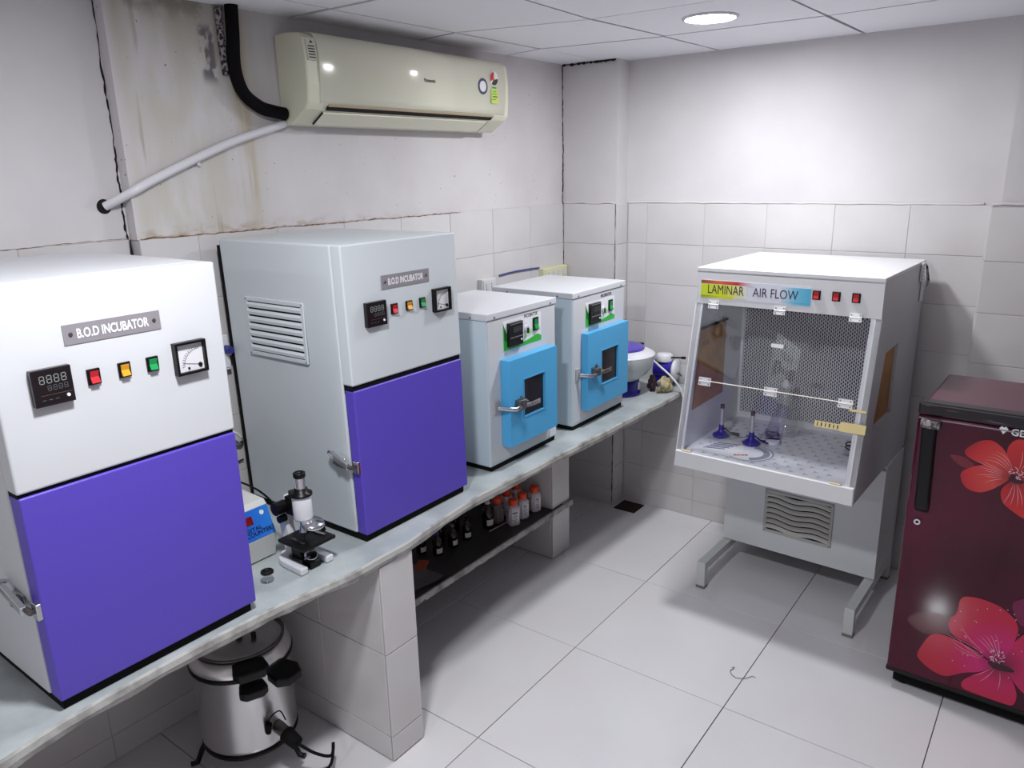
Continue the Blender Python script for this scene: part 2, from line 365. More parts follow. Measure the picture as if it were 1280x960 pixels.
ce = struct('ceiling')
b = MB(); b.box(-.2, XR+.2, YN-.2, YB+.2, ZC+.012, ZC+.1); b.build('void_backing', M_DARK, ce)
CX = [-.19, .205, .752, 1.367, 1.965, 2.56, XR]; CY = [YN, -2.38, -1.78, -1.18, -.58, .02, .6, 1.19, 1.782, 2.42, 3.02, YB+.03]
offs0 = {(1,6):(.003,-.008), (1,7):(.006,-.05), (1,8):(.010,-.09), (2,7):(-.03,.08), (2,8):(.0,.0), (3,8):(.004,.02), (3,7):(-.01,.10), (4,8):(0,-.01)}
offs = {(a, c+2): v for (a, c), v in offs0.items()}
def cvert(i, j):
    o_ = offs.get((i, j), (random.uniform(-.004,.004), random.uniform(-.004,.004))); 
    if j == 11: o_ = (.015, 0)
    return Vector((CX[i]+o_[0], CY[j]+o_[1], 0))
CV = {(i, j): cvert(i, j) for i in range(len(CX)) for j in range(len(CY))}
for i in range(len(CX)-1):
    for j in range(len(CY)-1):
        q = [CV[i,j], CV[i+1,j], CV[i+1,j+1], CV[i,j+1]]; c = sum(q, Vector())/4
        h = random.uniform(0, .003); g = .0085
        hole = None
        P = [p + (c-p).normalized()*g*random.uniform(.7, 1.5) for p in q]
        b = MB(); b.prism([(p.x-c.x, p.y-c.y, 0) for p in P], (0,0,.008))
        o = b.build('ceiling_tile', M_CEIL, ce); o.location = (c.x, c.y, ZC+h)
# ------------------------------------------------------------------ lamps
def lamp_mat(st):
    m = bpy.data.materials.new('lamp_diffuser'); m.use_nodes = True; n_ = m.node_tree.nodes; n_.remove(n_['Principled BSDF'])
    e = n_.new('ShaderNodeEmission'); e.inputs[0].default_value = (.965,.985,1,1); e.inputs[1].default_value = st
    m.node_tree.links.new(e.outputs[0], n_['Material Output'].inputs[0]); return m
for k, (lx, ly, ls_) in enumerate(LAMPS):
    t = thing('ceiling_downlight', ['round white recessed downlight lit above the laminar flow cabinet', 'round white recessed downlight lit above the front violet-door incubator, outside the frame',
              'round white recessed downlight lit far behind the viewer, outside the frame'][k], 'ceiling light', (lx, ly, ZC), 0, 'round ceiling downlights')
    b = MB(); b.lathe([(.084,-.002),(.088,-.006),(.095,-.005),(.099,0),(.099,.006)], n=40); b.build('trim_ring', M_WHITE, t)
    b = MB(); b.lathe([(.0005,-.0035),(.085,-.0035)], n=40); b.build('diffuser', lamp_mat(ls_), t)

# ================================================================== COUNTER
CT, CB = .72, .687
edge = [(-1.2,.70),(.2,.70),(.38,.691),(.5,.668),(.75,.664),(.97,.668),(1.25,.71),(1.48,.709),(1.7,.68),(1.88,.668),(2.1,.678),(2.4,.688),(2.8,.70),(3.3,.713),(3.54,.715)]
def ex(y):
    for (a, p), (c, q) in zip(edge, edge[1:]):
        if a <= y <= c: t = (y-a)/(c-a); return p+(q-p)*t
    return .7
ct = thing('counter', 'long grey stone worktop with a rough chipped front edge on tiled piers', 'counter', (0,0,0))
n = 260; V = []; y0, y1 = -1.2, YB-.008
rr = random.Random(3)
prof = []
def series(seed, amp, k):
    q = random.Random(seed); a = [q.uniform(-1,1) for _ in range(n+1)]
    for _ in range(k): a = [(a[max(i-1,0)]+a[i]+a[min(i+1,n)])/3 for i in range(n+1)]
    m_ = max(map(abs, a)); return [amp*v/m_ for v in a]
sA, sB, sC = series(1,.003,5), series(2,.004,3), series(4,.007,3)
for i in range(n+1):
    y = y0+(y1-y0)*i/n; e = ex(y)
    a = sA[i]; c_ = sA[i]+sB[i]*.4; d_2 = sA[i]-abs(sC[i])
    prof.append([(.008 if y > 1.15 else -.037, y, CT), (e-.006+a, y, CT+0), (e+a, y, CT-.004), (e+.003+c_, y, CT-.018), (e+d_2, y, CB+sB[i]), (e-.03, y, CB), (.008 if y > 1.15 else -.037, y, CB)])
prof = [[(min(p[0], .312) if (p[1] > YC-.006 and 0) else p[0], p[1], p[2]) for p in row] for row in prof]
def strips(cols, name, m, smooth=False):
    b = MB(); k = len(cols); V = [row[c] for row in prof for c in cols]
    b.add(V, [(i*k+j, i*k+j+1, (i+1)*k+j+1, (i+1)*k+j) for i in range(n) for j in range(k-1)], smooth); return b.build(name, m, ct)
strips([6,0,1], 'slab', M_STONE)
strips([1,2,3,4,5,6], 'rough_edge', M_ROUGH)
# piers
def pier(name, label, x1, y0, y1, zc, z1=CB-.002, zsplit=None):
    t = thing(name, label, 'pier', (0,0,0))
    xs = .012
    b = MB()
    if zsplit: b.box(xs, x1-.006, y0+.006, y1-.006, .002, zsplit[0]); b.box(xs, x1-.006, y0+.006, y1-.006, zsplit[1], z1)
    else: b.box(xs, x1-.006, y0+.006, y1-.006, .002, z1)
    b.build('core', mat('dark_joint', (84,78,78), .9), t)
    for za, zb in zip(zc[:-1], zc[1:]):
        if zsplit and za >= zsplit[0]-.001 and zb <= zsplit[1]+.001: continue
        tile_field(t, (x1-.006,0,0), Y, Z, [y0+.001, y1-.001], [za, zb], gap=.0025)
        tile_field(t, (0,y0+.006,0), X, Z, [c for c in [.012, .10, .40, .70] if c < x1-.01]+[x1-.0075], [za, zb], gap=.002)
        tile_field(t, (0,y1-.006,0), (-1,0,0), Z, [-x1+.0075]+[-c for c in [.70,.40,.10,.012] if c < x1-.01], [za, zb], gap=.002)
    return t
pier('counter_pier', 'white tiled pier under the worktop nearest the viewer, beside the steel cooker', .702, 1.358, 1.497, [.003, .091, .386, .684])
pier('counter_pier', 'white tiled pier farther back, at the end of the under-counter shelf', .39, 2.728, 2.876, [.003, .226, .258, .684], zsplit=(.226, .258))
# under-counter shelf
sh = thing('under_counter_shelf', 'dark stone shelf with a rough grey edge between the two tiled piers', 'shelf', (0,0,0))
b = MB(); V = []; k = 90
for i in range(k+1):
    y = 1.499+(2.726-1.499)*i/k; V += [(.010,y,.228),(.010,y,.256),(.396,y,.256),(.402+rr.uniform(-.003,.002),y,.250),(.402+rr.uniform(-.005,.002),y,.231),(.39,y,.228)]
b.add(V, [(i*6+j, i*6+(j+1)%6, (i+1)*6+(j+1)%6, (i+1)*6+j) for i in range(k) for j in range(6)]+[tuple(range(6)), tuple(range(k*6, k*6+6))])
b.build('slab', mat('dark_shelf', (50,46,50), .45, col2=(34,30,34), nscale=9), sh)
b = MB(); V = []
for i in range(131):
    y = 1.499+(2.884-1.499)*i/130; V += [(.3965,y,.2575),(.404,y,.2575),(.407+rr.uniform(-.003,.002),y,.250),(.406+rr.uniform(-.004,.002),y,.232),(.3965,y,.228)]
b.add(V, [(i*5+j, i*5+(j+1)%5, (i+1)*5+(j+1)%5, (i+1)*5+j) for i in range(130) for j in range(5)]+[tuple(range(5)), tuple(range(650, 655))])
b.build('rough_edge', M_ROUGH, sh)

# ================================================================== LARGE INCUBATORS
def rocker(parent, x, y, z, w, h, m, n=X, u=Y, name='rocker_switch'):
    """bezel with a tilted coloured cap on a face with outward normal n"""
    n_, u_ = Vector(n), Vector(u); c = Vector((x, y, z)); v_ = Vector(Z)
    b = MB(); b.obox(c+n_*.0025, u_, v_, n_, w, h, .005); o = b.build(name, M_BLACK, parent, .001, 1)
    b = MB(); P = []
    a, hh = w*.32, h*.36
    for du in (-a, a):
        P += [c+u_*du+v_*hh+n_*.005, c+u_*du+v_*hh+n_*.0085, c+u_*du+v_*0+n_*.0055, c+u_*du-v_*hh+n_*.0115, c+u_*du-v_*hh+n_*.005]
    b.add(P, [(0,1,2,3,4)[::-1], (5,6,7,8,9)]+[(i, (i+1)%5, 5+(i+1)%5, 5+i) for i in range(5)])
    r = b.build('rocker_cap', m, o); return o
def louvre_grille(parent, c, u, v, w, h, nsl, mf, ms, wavy=0, name='vent_grille'):
    c, u, v = Vector(c), Vector(u), Vector(v); n = u.cross(v); fw = .012
    b = MB(); b.obox(c+n*.0005, u, v, n, w, h, .001); g = b.build(name, M_DARK, parent)
    b = MB()
    for s in (-1, 1):
        b.obox(c+v*(s*(h-fw)/2)+n*.003, u, v, n, w, fw, .006); b.obox(c+u*(s*(w-fw)/2)+n*.003, u, v, n, fw, h-2*fw, .006)
    b.build('grille_frame', mf, g, .001, 1)
    ih = h-2*fw; iw = w-2*fw; p = ih/nsl
    for i in range(nsl):
        cc = c + v*(-ih/2+(i+.5)*p)
        b = MB(); K = 24 if wavy else 1; V = []
        for k in range(K+1):
            t = k/K; dz = wavy*math.sin(t*2*PI*1.5+.6) if wavy else 0; q = cc+u*((t-.5)*iw)+v*dz
            V += [q+v*(p*.36)+n*.001, q+v*(p*.05)+n*.0075, q-v*(p*.34)+n*.0065, q-v*(p*.34)+n*.001]
        Fc = [(k_*4+j, k_*4+(j+1)%4, (k_+1)*4+(j+1)%4, (k_+1)*4+j) for k_ in range(K) for j in range(4)]+[(0,1,2,3), tuple(K*4+j for j in (3,2,1,0))]
        b.add(V, Fc); b.build('louvre', ms, g)
    b = MB()
    for su in (-1,1):
        for sv in (-1,1): q = c+u*(su*(w-fw)/2)+v*(sv*(h-fw)/2)+n*.006; b.cyl(q, q+n*.0015, .003, .002, 8)
    b.build('screw', M_BRASSY, g)
    return g
def big_incubator(label, x1, xf, y0, y1, z1, zg, zd, lean, side_m, front_m, ctrl, latch_x):
    """x1 body front plane, xf panel/door front plane, zg bottom of upper panel, zd top of door"""
    t = thing('bod_incubator', label, 'incubator', (.05, (y0+y1)/2, CT))
    ox, oy, oz = .05, (y0+y1)/2, CT
    def L(b):   # world -> local, with the slight lean of the cabinet
        b.v = [(p[0]-ox, p[1]-oy-lean*(p[2]-oz), p[2]-oz) for p in b.v]; return b
    b = MB(); b.box(.075, xf-.012, y0+.008, y1-.012, CT+.0005, CT+.026)
    b.v = [(p[0]-ox, p[1]-oy, p[2]-oz) for p in b.v]; b.build('plinth', M_RUB, t)
    b = MB(); b.box(.052, x1, y0, y1, CT+.024, z1); L(b).build('cabinet_body', side_m, t, .006, 3)
    b = MB(); b.box(.042, .052, y0-.002, y1-.01, CT+.03, z1-.02); L(b).build('back_panel', M_RUB, t)
    b = MB(); b.box(x1+.0005, xf, y0, y1, zg, z1); up = L(b).build('control_panel', front_m, t, .005, 3)
    b = MB(); b.box(x1+.002, xf-.006, y0+.003, y1-.003, zd-.01, zg+.001); L(b).build('gasket', M_RUB, t)
    b = MB(); b.box(x1+.004, xf, y0+.002, y1-.001, CT+.026, zd); dr_ = L(b).build('door', M_PURPLE, t, .004, 3); 
    b = MB(); b.box(x1+.0002, x1+.004, y0+.006, y1-.006, CT+.028, zd-.01); L(b).build('gasket', M_RUB, t)
    yp, zp, w, h = ctrl['plate']
    E = xf
    def P(y, z): return (E-ox, y-oy-lean*0, z-oz)
    b = MB(); b.obox((E-ox+.001, yp-oy, zp-oz), Y, Z, X, w, h, .002); pl = b.build('nameplate', M_PLATE, up); pl['label'] = 'grey metal nameplate reading B.O.D INCUBATOR'
    text_mesh('B.O.D INCUBATOR', (E-ox+.0021, yp-oy, zp-oz), Y, Z, w*.74, h*.5, M_WTXT, pl, weight=.03)
    b = MB()
    for s in (-1,1): q = Vector((E-ox+.002, yp-oy+s*w*.43, zp-oz)); b.cyl(q, q+Vector((.002,0,0)), .0045, .0035, 12)
    b.build('screw', M_BRASSY, pl)
    yc, zc_, w, h = ctrl['ctl']; c = Vector((E-ox, yc-oy, zc_-oz))
    b = MB(); b.obox(c+Vector((.007,0,0)), Y, Z, X, w, h, .014); co = b.build('temperature_controller', mat('controller_face', (22,14,20), .22), up, .0015, 2)
    b = MB(); seg7(b, '8888', c+Vector((.0142,.001,h*.22)), Y, Z, w*.72, h*.2, .0016, .0002); b.build('display_digits', M_SEG, co)
    b = MB(); seg7(b, '8888', c+Vector((.0142,.008,-h*.02)), Y, Z, w*.55, h*.13, .001, .0002); b.build('display_digits', M_SEG2, co)
    b = MB(); b.obox(c+Vector((.0143,.004,-h*.2)), Y, Z, X, w*.78, .0008, .0004); b.build('trim_line', mat('dull_amber', (96,66,44), .5), co)
    b = MB(); b.cyl(c+Vector((.014,w*.33,-h*.3)), c+Vector((.0165,w*.33,-h*.3)), .0035, .003, 12); b.build('button', M_WTXT, co)
    for i in range(3):
        b = MB(); b.obox(c+Vector((.0143,-w*.28+i*.012,-h*.33)), Y, Z, X, .007, .0012, .0004); b.build('button', M_SEG2, co)
    for k, m in (('red', M_RED), ('yel', M_AMB), ('grn', M_GRN)):
        yy, zz, w, h = ctrl[k]; rocker(up, E-ox, yy-oy, zz-oz, w, h, m)
    ym, zm, w, h = ctrl['met']; c = Vector((E-ox, ym-oy, zm-oz)); fr = .0055
    b = MB()
    for s in (-1,1):
        b.obox(c+Vector((.008, 0, s*(h-fr)/2)), Y, Z, X, w, fr, .016); b.obox(c+Vector((.008, s*(w-fr)/2, 0)), Y, Z, X, fr, h-2*fr, .016)
    me_ = b.build('panel_meter', M_BLACK, up)
    b = MB(); b.obox(c+Vector((.004,0,0)), Y, Z, X, w-2*fr, h-2*fr, .006); b.build('dial_face', mat('meter_face', (216,214,220), .4), me_)
    b = MB(); cc = c+Vector((.0072, w*.30, -h*.28)); R_ = w*.56
    for i in range(13):
        a = PI*.5+i/12*PI*.5; d = Vector((0, math.cos(a), math.sin(a))); b.obox(cc+d*R_, d, Vector(X).cross(d), X, .005, .0009, .0004)
    for i in range(24):
        a = PI*.5+(i+.5)/24*PI*.5; d = Vector((0, math.cos(a), math.sin(a))); b.obox(cc+d*(R_-.004), Vector(X).cross(d), d, X, .0026, .0008, .0004)
    b.build('scale_marks', M_BTXT, me_)
    b = MB(); a = PI*.93; d = Vector((0, math.cos(a), math.sin(a))); b.obox(cc+d*(R_*.5), d, Vector(X).cross(d), X, R_*.95, .0012, .0006); b.build('needle', M_BTXT, me_)
    b = MB(); b.cyl(cc, cc+Vector((.003,0,0)), .005, .004, 14); b.cyl(c+Vector((.007,-w*.08,-h*.33)), c+Vector((.009,-w*.08,-h*.33)), .0025, n=10); b.build('pivot_cap', M_BLACK, me_)
    # side vent on the left flank
    ls = lambda z: lean*(z-CT)
    yv = y0-ls(1.35); louvre_grille(t, (.296-ox, yv-oy-.0005, 1.348-oz), X, Z, .28, .182, 7, M_GREYW, M_GREYW)
    # toggle latch on the left flank, hooking the door edge
    xl, zl = latch_x; yl = y0-ls(zl); b = MB()
    b.obox((x1-.045-ox, yl-.003-oy, zl-oz), X, Z, (0,-1,0), .05, .022, .005); la = b.build('latch', M_CHROME, t, .001, 1); la['label'] = 'chrome toggle latch'
    b = MB(); b.prism([(xl-ox, yl-.016-oy, zl+.026-oz), (xl+.02-ox, yl-.013-oy, zl+.027-oz), (xf-.03-ox, yl-.014-oy, zl+.006-oz), (xf-.03-ox, yl-.014-oy, zl-.012-oz), (xl+.02-ox, yl-.013-oy, zl+.009-oz)], (0,-.012,0)); b.cyl((xl-ox, yl-.022-oy, zl+.028-oz), (xl-ox, yl-.006-oy, zl+.022-oz), .006, n=12); b.build('lever', M_CHROME, la, .001, 1)
    b = MB(); b.tube([(x1-.06-ox, yl-.009-oy, zl-.006-oz), (x1-.02-ox, yl-.014-oy, zl-.008-oz), (xf-.018-ox, yl-.012-oy, zl-.006-oz)], .007, 8); b.cyl((x1-.03-ox, yl-.024-oy, zl-oz), (x1-.03-ox, yl-oy, zl-oz), .009, n=14); b.build('spring', M_BRASSY, la)
    b = MB(); b.obox((xf-.014-ox, yl-.003-oy+.001, zl-.005-oz), X, Z, (0,-1,0), .024, .036, .010); b.build('catch', M_CHROME, la, .001, 1)
    return t
sw = .026, .034
big_incubator('large white incubator with plain violet door filling the left foreground', .597, .647, .508, .987, 1.611, 1.212, 1.204, 0, M_WHITE, M_WHITE,
    dict(plate=(.742,1.503,.199,.040), ctl=(.604,1.4115,.074,.073), red=(.686,1.411,.026,.033), yel=(.749,1.4115,.026,.032), grn=(.810,1.411,.026,.032), met=(.8945,1.409,.074,.073)), (.505,.965))
big_incubator('large grey-white incubator with violet door and louvred side vent, behind the microscope', .572, .615, 1.397, 1.871, 1.611, 1.213, 1.198, .016, M_GREYW, M_GREYW,
    dict(plate=(1.625,1.4925,.2,.040), ctl=(1.4895,1.409,.077,.071), red=(1.569,1.411,.027,.031), yel=(1.631,1.4115,.027,.029), grn=(1.689,1.412,.025,.031), met=(1.772,1.410,.075,.073)), (.505,.972))

# ================================================================== SMALL INCUBATORS
M_GREENP = mat('green_print', (56,176,58), .4)
def small_incubator(label, x1, xf, y0, y1, z1, ya, yb, za, zb, window, lab, side_m, txt):
    ox, oy, oz = .17, (y0+y1)/2, CT
    t = thing('small_incubator', label, 'incubator', (ox, oy, oz), 0, 'small incubators with blue doors')
    S = lambda b: (setattr(b, 'v', [(p[0]-ox, p[1]-oy, p[2]-oz) for p in b.v]), b)[1]
    b = MB(); b.box(.2, x1-.002, y0+.006, y1-.006, CT+.0005, CT+.02); S(b).build('plinth', M_RUB, t)
    b = MB(); b.box(.17, x1, y0, y1, CT+.018, z1-.026); body = S(b).build('cabinet_body', side_m, t, .004, 2)
    b = MB(); b.box(.166, x1+.005, y0-.004, y1+.004, z1-.025, z1); S(b).build('lid', M_WHITE, t, .003, 2)
    b = MB()
    for yy in (y0+.04, y1-.04): b.cyl((x1+.005-ox, yy-oy, z1-.017-oz), (x1+.0075-ox, yy-oy, z1-.017-oz), .004, .003, 10)
    for xx in (.25, x1-.07): b.cyl((xx-ox, y0-.004-oy, z1-.017-oz), (xx-ox, y0-.0065-oy, z1-.017-oz), .004, .003, 10)
    b.build('screw', M_BRASSY, t)
    b = MB(); b.box(x1+.0002, x1+.0016, y0+.004, y1-.004, CT+.03, z1-.03); S(b).build('front_sheet', M_WHITE, t)
    # door
    wy0, wy1, wz0, wz1 = window; b = MB(); a, c = x1+.0035, xf
    b.box(a, c, ya, wy0, za, zb); b.box(a, c, wy1, yb, za, zb); b.box(a, c, wy0, wy1, za, wz0); b.box(a, c, wy0, wy1, wz1, zb)
    dr_ = S(b).build('door', M_BLUE, t, .0)
    b = MB(); b.box(x1+.0016, x1+.0034, ya+.006, yb-.006, za+.006, zb-.006); S(b).build('gasket', M_RUB, t)
    b = MB(); b.box(c-.012, c-.008, wy0-.0, wy1+.0, wz0-.0, wz1+.0); S(b).build('window_pane', mat('dark_pane', (30,22,30), .12), dr_)
    b = MB(); b.box(c-.0002, c+.002, wy0-.004, wy0, wz0-.004, wz1+.004); b.box(c-.0002, c+.002, wy1, wy1+.004, wz0-.004, wz1+.004); b.box(c-.0002, c+.002, wy0, wy1, wz0-.004, wz0); b.box(c-.0002, c+.002, wy0, wy1, wz1, wz1+.004)
    S(b).build('window_trim', M_BLUE, dr_)
    # control sticker
    ly0, ly1, lz0, lz1 = lab; E = x1+.0017
    b = MB(); b.obox((E-ox+.0003, (ly0+ly1)/2-oy, (lz0+lz1)/2-oz), Y, Z, X, ly1-ly0, lz1-lz0, .0005); st = b.build('control_sticker', M_PAPER, t)
    st['label'] = 'white and green sticker around the controls'
    W = ly1-ly0; H = lz1-lz0; g = lambda a_, c_: (E-ox+.0007, ly0-oy+a_*W, lz0-oz+c_*H)
    b = MB(); b.prism([g(0,0), g(1,0), g(1,.16), g(.9,.26), g(.62,.14), g(.3,.1), g(.14,.2), g(0,.95)], (.0003,0,0)); b.build('sticker_print', M_GREENP, st)
    b = MB(); b.prism([(p[0]+.0004,p[1],p[2]) for p in (g(.5,.2), g(.72,.5), g(.95,.48), g(.98,.4), g(.8,.38))], (.0003,0,0)); b.build('sticker_print', mat('light_green_print', (170,222,150), .4), st)
    b = MB(); b.prism([(p[0]+.0004,p[1],p[2]) for p in (g(.02,.35), g(.12,.26), g(.1,.5), g(.01,.85))], (.0003,0,0)); b.build('sticker_print', mat('deep_green_print', (30,120,50), .4), st)
    text_mesh('INCUBATOR', (E-ox, txt[0]-oy, txt[1]-oz), Y, Z, txt[2], .014, M_BTXT, t, weight=.03)
    c = Vector((E-ox, ly0+W*.265-oy, lz0+H*.5-oz)); w, h = .084, .088
    b = MB(); b.obox(c+Vector((.007,0,0)), Y, Z, X, w, h, .014); co = b.build('temperature_controller', mat('controller_face2', (20,18,24), .22), t, .0015, 2)
    b = MB(); seg7(b, '8888', c+Vector((.0142,.006,h*.2)), Y, Z, w*.6, h*.2, .0018, .0002); b.build('display_digits', M_SEG2, co)
    b = MB(); b.obox(c+Vector((.0143,0,-h*.12)), Y, Z, X, w*.9, .0022, .0004); b.obox(c+Vector((.0143,0,h*.44)), Y, Z, X, w*.9, .0022, .0004); b.build('trim_line', M_SEG, co)
    b = MB(); b.cyl(c+Vector((.014,w*.36,-h*.28)), c+Vector((.0165,w*.36,-h*.28)), .004, .003, 12); b.build('button', M_WTXT, co)
    q = Vector((E-ox, ly0+W*.6-oy, lz0+H*.54-oz)); b = MB(); b.cyl(q, q+Vector((.006,0,0)), .014, .012, 18); kn = b.build('thermostat_knob', M_WHITE, t)
    b = MB(); b.obox(q+Vector((.009,0,-.006)), Y, Z, X, .006, .02, .006); b.build('knob_pointer', M_BTXT, kn)
    q = (E-ox, ly0+W*.84-oy, lz0+H*.62-oz); rocker(t, *q, .034, .05, M_GRN)
    # long toggle latch across the door edge
    zl = .957; y_ = ya; b = MB(); b.obox((x1+.005-ox, y_-.03-oy, zl+.006-oz), Y, Z, X, .03, .05, .006); la = b.build('latch', mat('satin_plate', (176,176,180), .55, metal=.3), t, .001, 1); la['label'] = 'chrome toggle latch'
    b = MB(); b.tube([(x1+.012-ox, y_-.03-oy, zl+.004-oz), (xf-.006-ox, y_-.012-oy, zl+.0-oz), (xf+.014-ox, y_+.012-oy, zl-.004-oz), (xf+.016-ox, y_+.04-oy, zl-oz)], .0085, 8); b.build('spring', M_CHROME, la)
    b = MB(); b.obox((xf+.010-ox, y_+.05-oy, zl+.006-oz), Y, Z, X, .046, .038, .022); b.cyl((xf+.012-ox, y_+.05-oy, zl+.02-oz), (xf+.012-ox, y_+.05-oy, zl+.037-oz), .005, n=10); b.cyl((xf-ox, y_+.045-oy, zl+.012-oz), (xf+.027-ox, y_+.045-oy, zl+.012-oz), .007, n=12); b.build('pivot_block', M_BRASSY, la, .002, 1)
    b = MB(); b.prism([(xf+.012-ox, y_+.065-oy, zl+.008-oz), (xf+.020-ox, y_+.1-oy, zl+.006-oz), (xf+.030-ox, y_+.138-oy, zl+.012-oz), (xf+.030-ox, y_+.138-oy, zl-.006-oz), (xf+.020-ox, y_+.1-oy, zl-.010-oz), (xf+.012-ox, y_+.065-oy, zl-.010-oz)], (.007,0,0)); b.build('lever', M_CHROME, la, .001, 1)
    b = MB(); b.tube([(xf+.012-ox, y_+.03-oy, zl+.02-oz), (xf+.026-ox, y_+.055-oy, zl+.024-oz), (xf+.016-ox, y_+.085-oy, zl+.012-oz)], .003, 6); b.build('wire_bail', M_CHROME, la)
    return t, S
s1, S1 = small_incubator('small white incubator with sky-blue door, nearest to the large grey-white incubator', .576, .622, 2.048, 2.482, 1.312, 2.119, 2.425, .805, 1.134, (2.203,2.339,.903,1.048), (2.141,2.382,1.162,1.272), M_PALEB, (2.316,1.270,.088))
b = MB(); b.box(.578, .5795, 2.43, 2.48, .746, .776); S1(b).build('maker_label', M_PAPER, s1)
small_incubator('small white incubator with sky-blue door, farther back beside the round centrifuge', .579, .615, 2.606, 3.041, 1.310, 2.672, 3.022, .799, 1.132, (2.785,2.93,.89,1.04), (2.706,2.952,1.152,1.255), M_PALEB, (2.878,1.2675,.092))

# ================================================================== AIR CONDITIONER
ac = thing('air_conditioner', 'cream split air conditioner mounted high on the stained left wall', 'air conditioner', (0, 1.70, 1.957))
M_CREAM = mat('cream_plastic', (220,218,198), .3); M_CREAM2 = mat('cream_side', (212,211,190), .4)
W = 1.08
sec = [(.0,.28),(.06,.282),(.12,.276),(.148,.26),(.156,.20),(.156,.12),(.150,.064),(.135,.045),(.06,.0),(.0,.0)]
def acsec(sx=1, dz=0): return [(x*sx, z) for x, z in sec]
b = MB(); pr_ = [(.003, z) if x == 0 else (x, z) for x, z in sec]
b.prism([(x*.985, .004, z) for x, z in pr_], (0, W-.008, 0)); b.build('housing', M_CREAM2, ac, .006, 3)
# front panel shell, slightly proud, between the end caps
b = MB(); fpts = [(.09,.2845),(.11,.2835),(.128,.2795),(.138,.273),(.147,.263),(.1525,.252)]+[(.1605-((z-.19)**2)/(.5 if z > .19 else 1.6), z) for z in (.24,.225,.21,.195,.18,.165,.15,.13,.11,.09,.066)]
V = [];
for yy in (.055, W-.035):
    for x, z in fpts: V.append((x, yy, z))
for yy in (.055, W-.035):
    for x, z in fpts: V.append((x-.008, yy, z-.002))
k = len(fpts)
b.add(V, [(i, i+1, k+i+1, k+i) for i in range(k-1)]+[(2*k+i, 3*k+i, 3*k+i+1, 2*k+i+1) for i in range(k-1)]+[(i, 2*k+i, 2*k+i+1, i+1) for i in range(k-1)]+[(k+i, k+i+1, 3*k+i+1, 3*k+i) for i in range(k-1)]+[(0,k,3*k,2*k),(k-1,3*k-1,4*k-1,2*k-1)], False)
fp = b.build('front_panel', mat('glossy_cream', (222,220,202), .13), ac)
for p in fp.data.polygons: p.use_smooth = True
b = MB(); b.obox((.150,.528,.058), (0,1,0), Vector((-.35,0,.94)).normalized(), Vector((.94,0,.35)).normalized(), W*.82, .007, .004); b.build('outlet_rim', mat('beige_trim', (168,150,122), .4), ac)
nrm = Vector((.53,0,-.85)).normalized(); vv = Vector((.85,0,.53)).normalized()
b = MB(); b.obox(Vector((.1405,.525,.050)), (0,1,0), vv, nrm, W*.815, .016, .006); b.build('outlet_slot', M_DARK, ac)
b = MB(); b.prism([(.132,.075,.036),(.126,.10,.0330),(.126,W-.135,.033),(.132,W-.115,.036)], (0,0,0.0001)) if 0 else None
lo = Vector((.100,0,.0225))
b = MB(); b.obox(Vector((.100,.515,.0205)), (0,1,0), vv, nrm, W*.809, .066, .006); b.build('louvre_flap', M_CREAM, ac, .002, 2)
b = MB(); 
for yy in (.0775, .9525): b.obox(Vector((.100,yy,.0205)), (0,1,0), vv, nrm, .0014, .0655, .0067)
b.build('outlet_seam', M_BTXT, ac)
text_mesh('Panasonic', (.1610, .575, .170), Y, Z, .062, .013, M_BTXT, ac, weight=.02)
b = MB(); b.cyl((.1605,.892,.171), (.1612,.892,.171), .031, n=32); bd = b.build('round_badge', mat('badge_blue', (70,74,96), .4), ac)
b = MB(); b.cyl((.1612,.892,.171), (.1617,.892,.171), .021, n=32); b.build('badge_centre', M_PAPER, bd)
# energy rating sticker: dial above a yellow-green list
M_YG = mat('yellow_green_print', (196,210,96), .5)
b = MB(); b.obox((.1612,.968,.136), Y, Z, X, .045, .056, .0006); es = b.build('energy_label', M_YG, ac); es['label'] = 'yellow-green energy rating sticker with red and green dial'
b = MB(); b.cyl((.1608,.966,.205), (.1614,.966,.205), .028, n=28); b.build('dial_backing', M_PAPER, es)
def fan(a0, a1, r, m, ext):
    P = [(.1614+ext,.966,.205)]+[(.1614+ext,.966-r*math.cos(a0+(a1-a0)*i/8),.205+r*math.sin(a0+(a1-a0)*i/8)) for i in range(9)]
    b = MB(); b.prism(P, (.0003,0,0)); b.build('dial_print', m, es)
fan(-.5, PI*.5, .026, mat('red_print', (190,50,40), .5), .0002); fan(PI+.0, PI*1.5+.7, .026, mat('dial_dark', (60,50,40), .5), .0002)
b = MB(); b.cyl((.1619,.974,.212), (.1622,.974,.212), .010, n=16); b.build('dial_print', M_CREAM, es)
b = MB(); b.obox((.1618,.966,.17), Y, Z, X, .028, .006, .0004)
b.build('dial_print', M_GREENP, es)
for dz in (.155,.145,.135,.124): 
    b = MB(); b.obox((.1616,.966+random.uniform(-.004,.004),dz), Y, Z, X, random.uniform(.018,.036), .004, .0004); b.build('list_print', M_GREENP if dz != .135 else M_BTXT, es)
# notice on the end cap
b = MB(); b.obox((.150,.028,.222), Y, Vector((-.12,0,1)).normalized(), Vector((1,0,.12)).normalized(), .034, .062, .014); nt_ = b.build('notice_sticker', mat('notice_grey', (196,196,182), .5), ac)
b = MB()
for i in range(5): b.obox((.1602-i*.00102,.028,.200+i*.0085), Y, Z, X, .026, .0034, .001)
b.prism([(.1535,.018,.238),(.1535,.04,.242),(.1535,.03,.252)], (.001,0,0)); b.build('notice_print', M_BTXT, nt_)
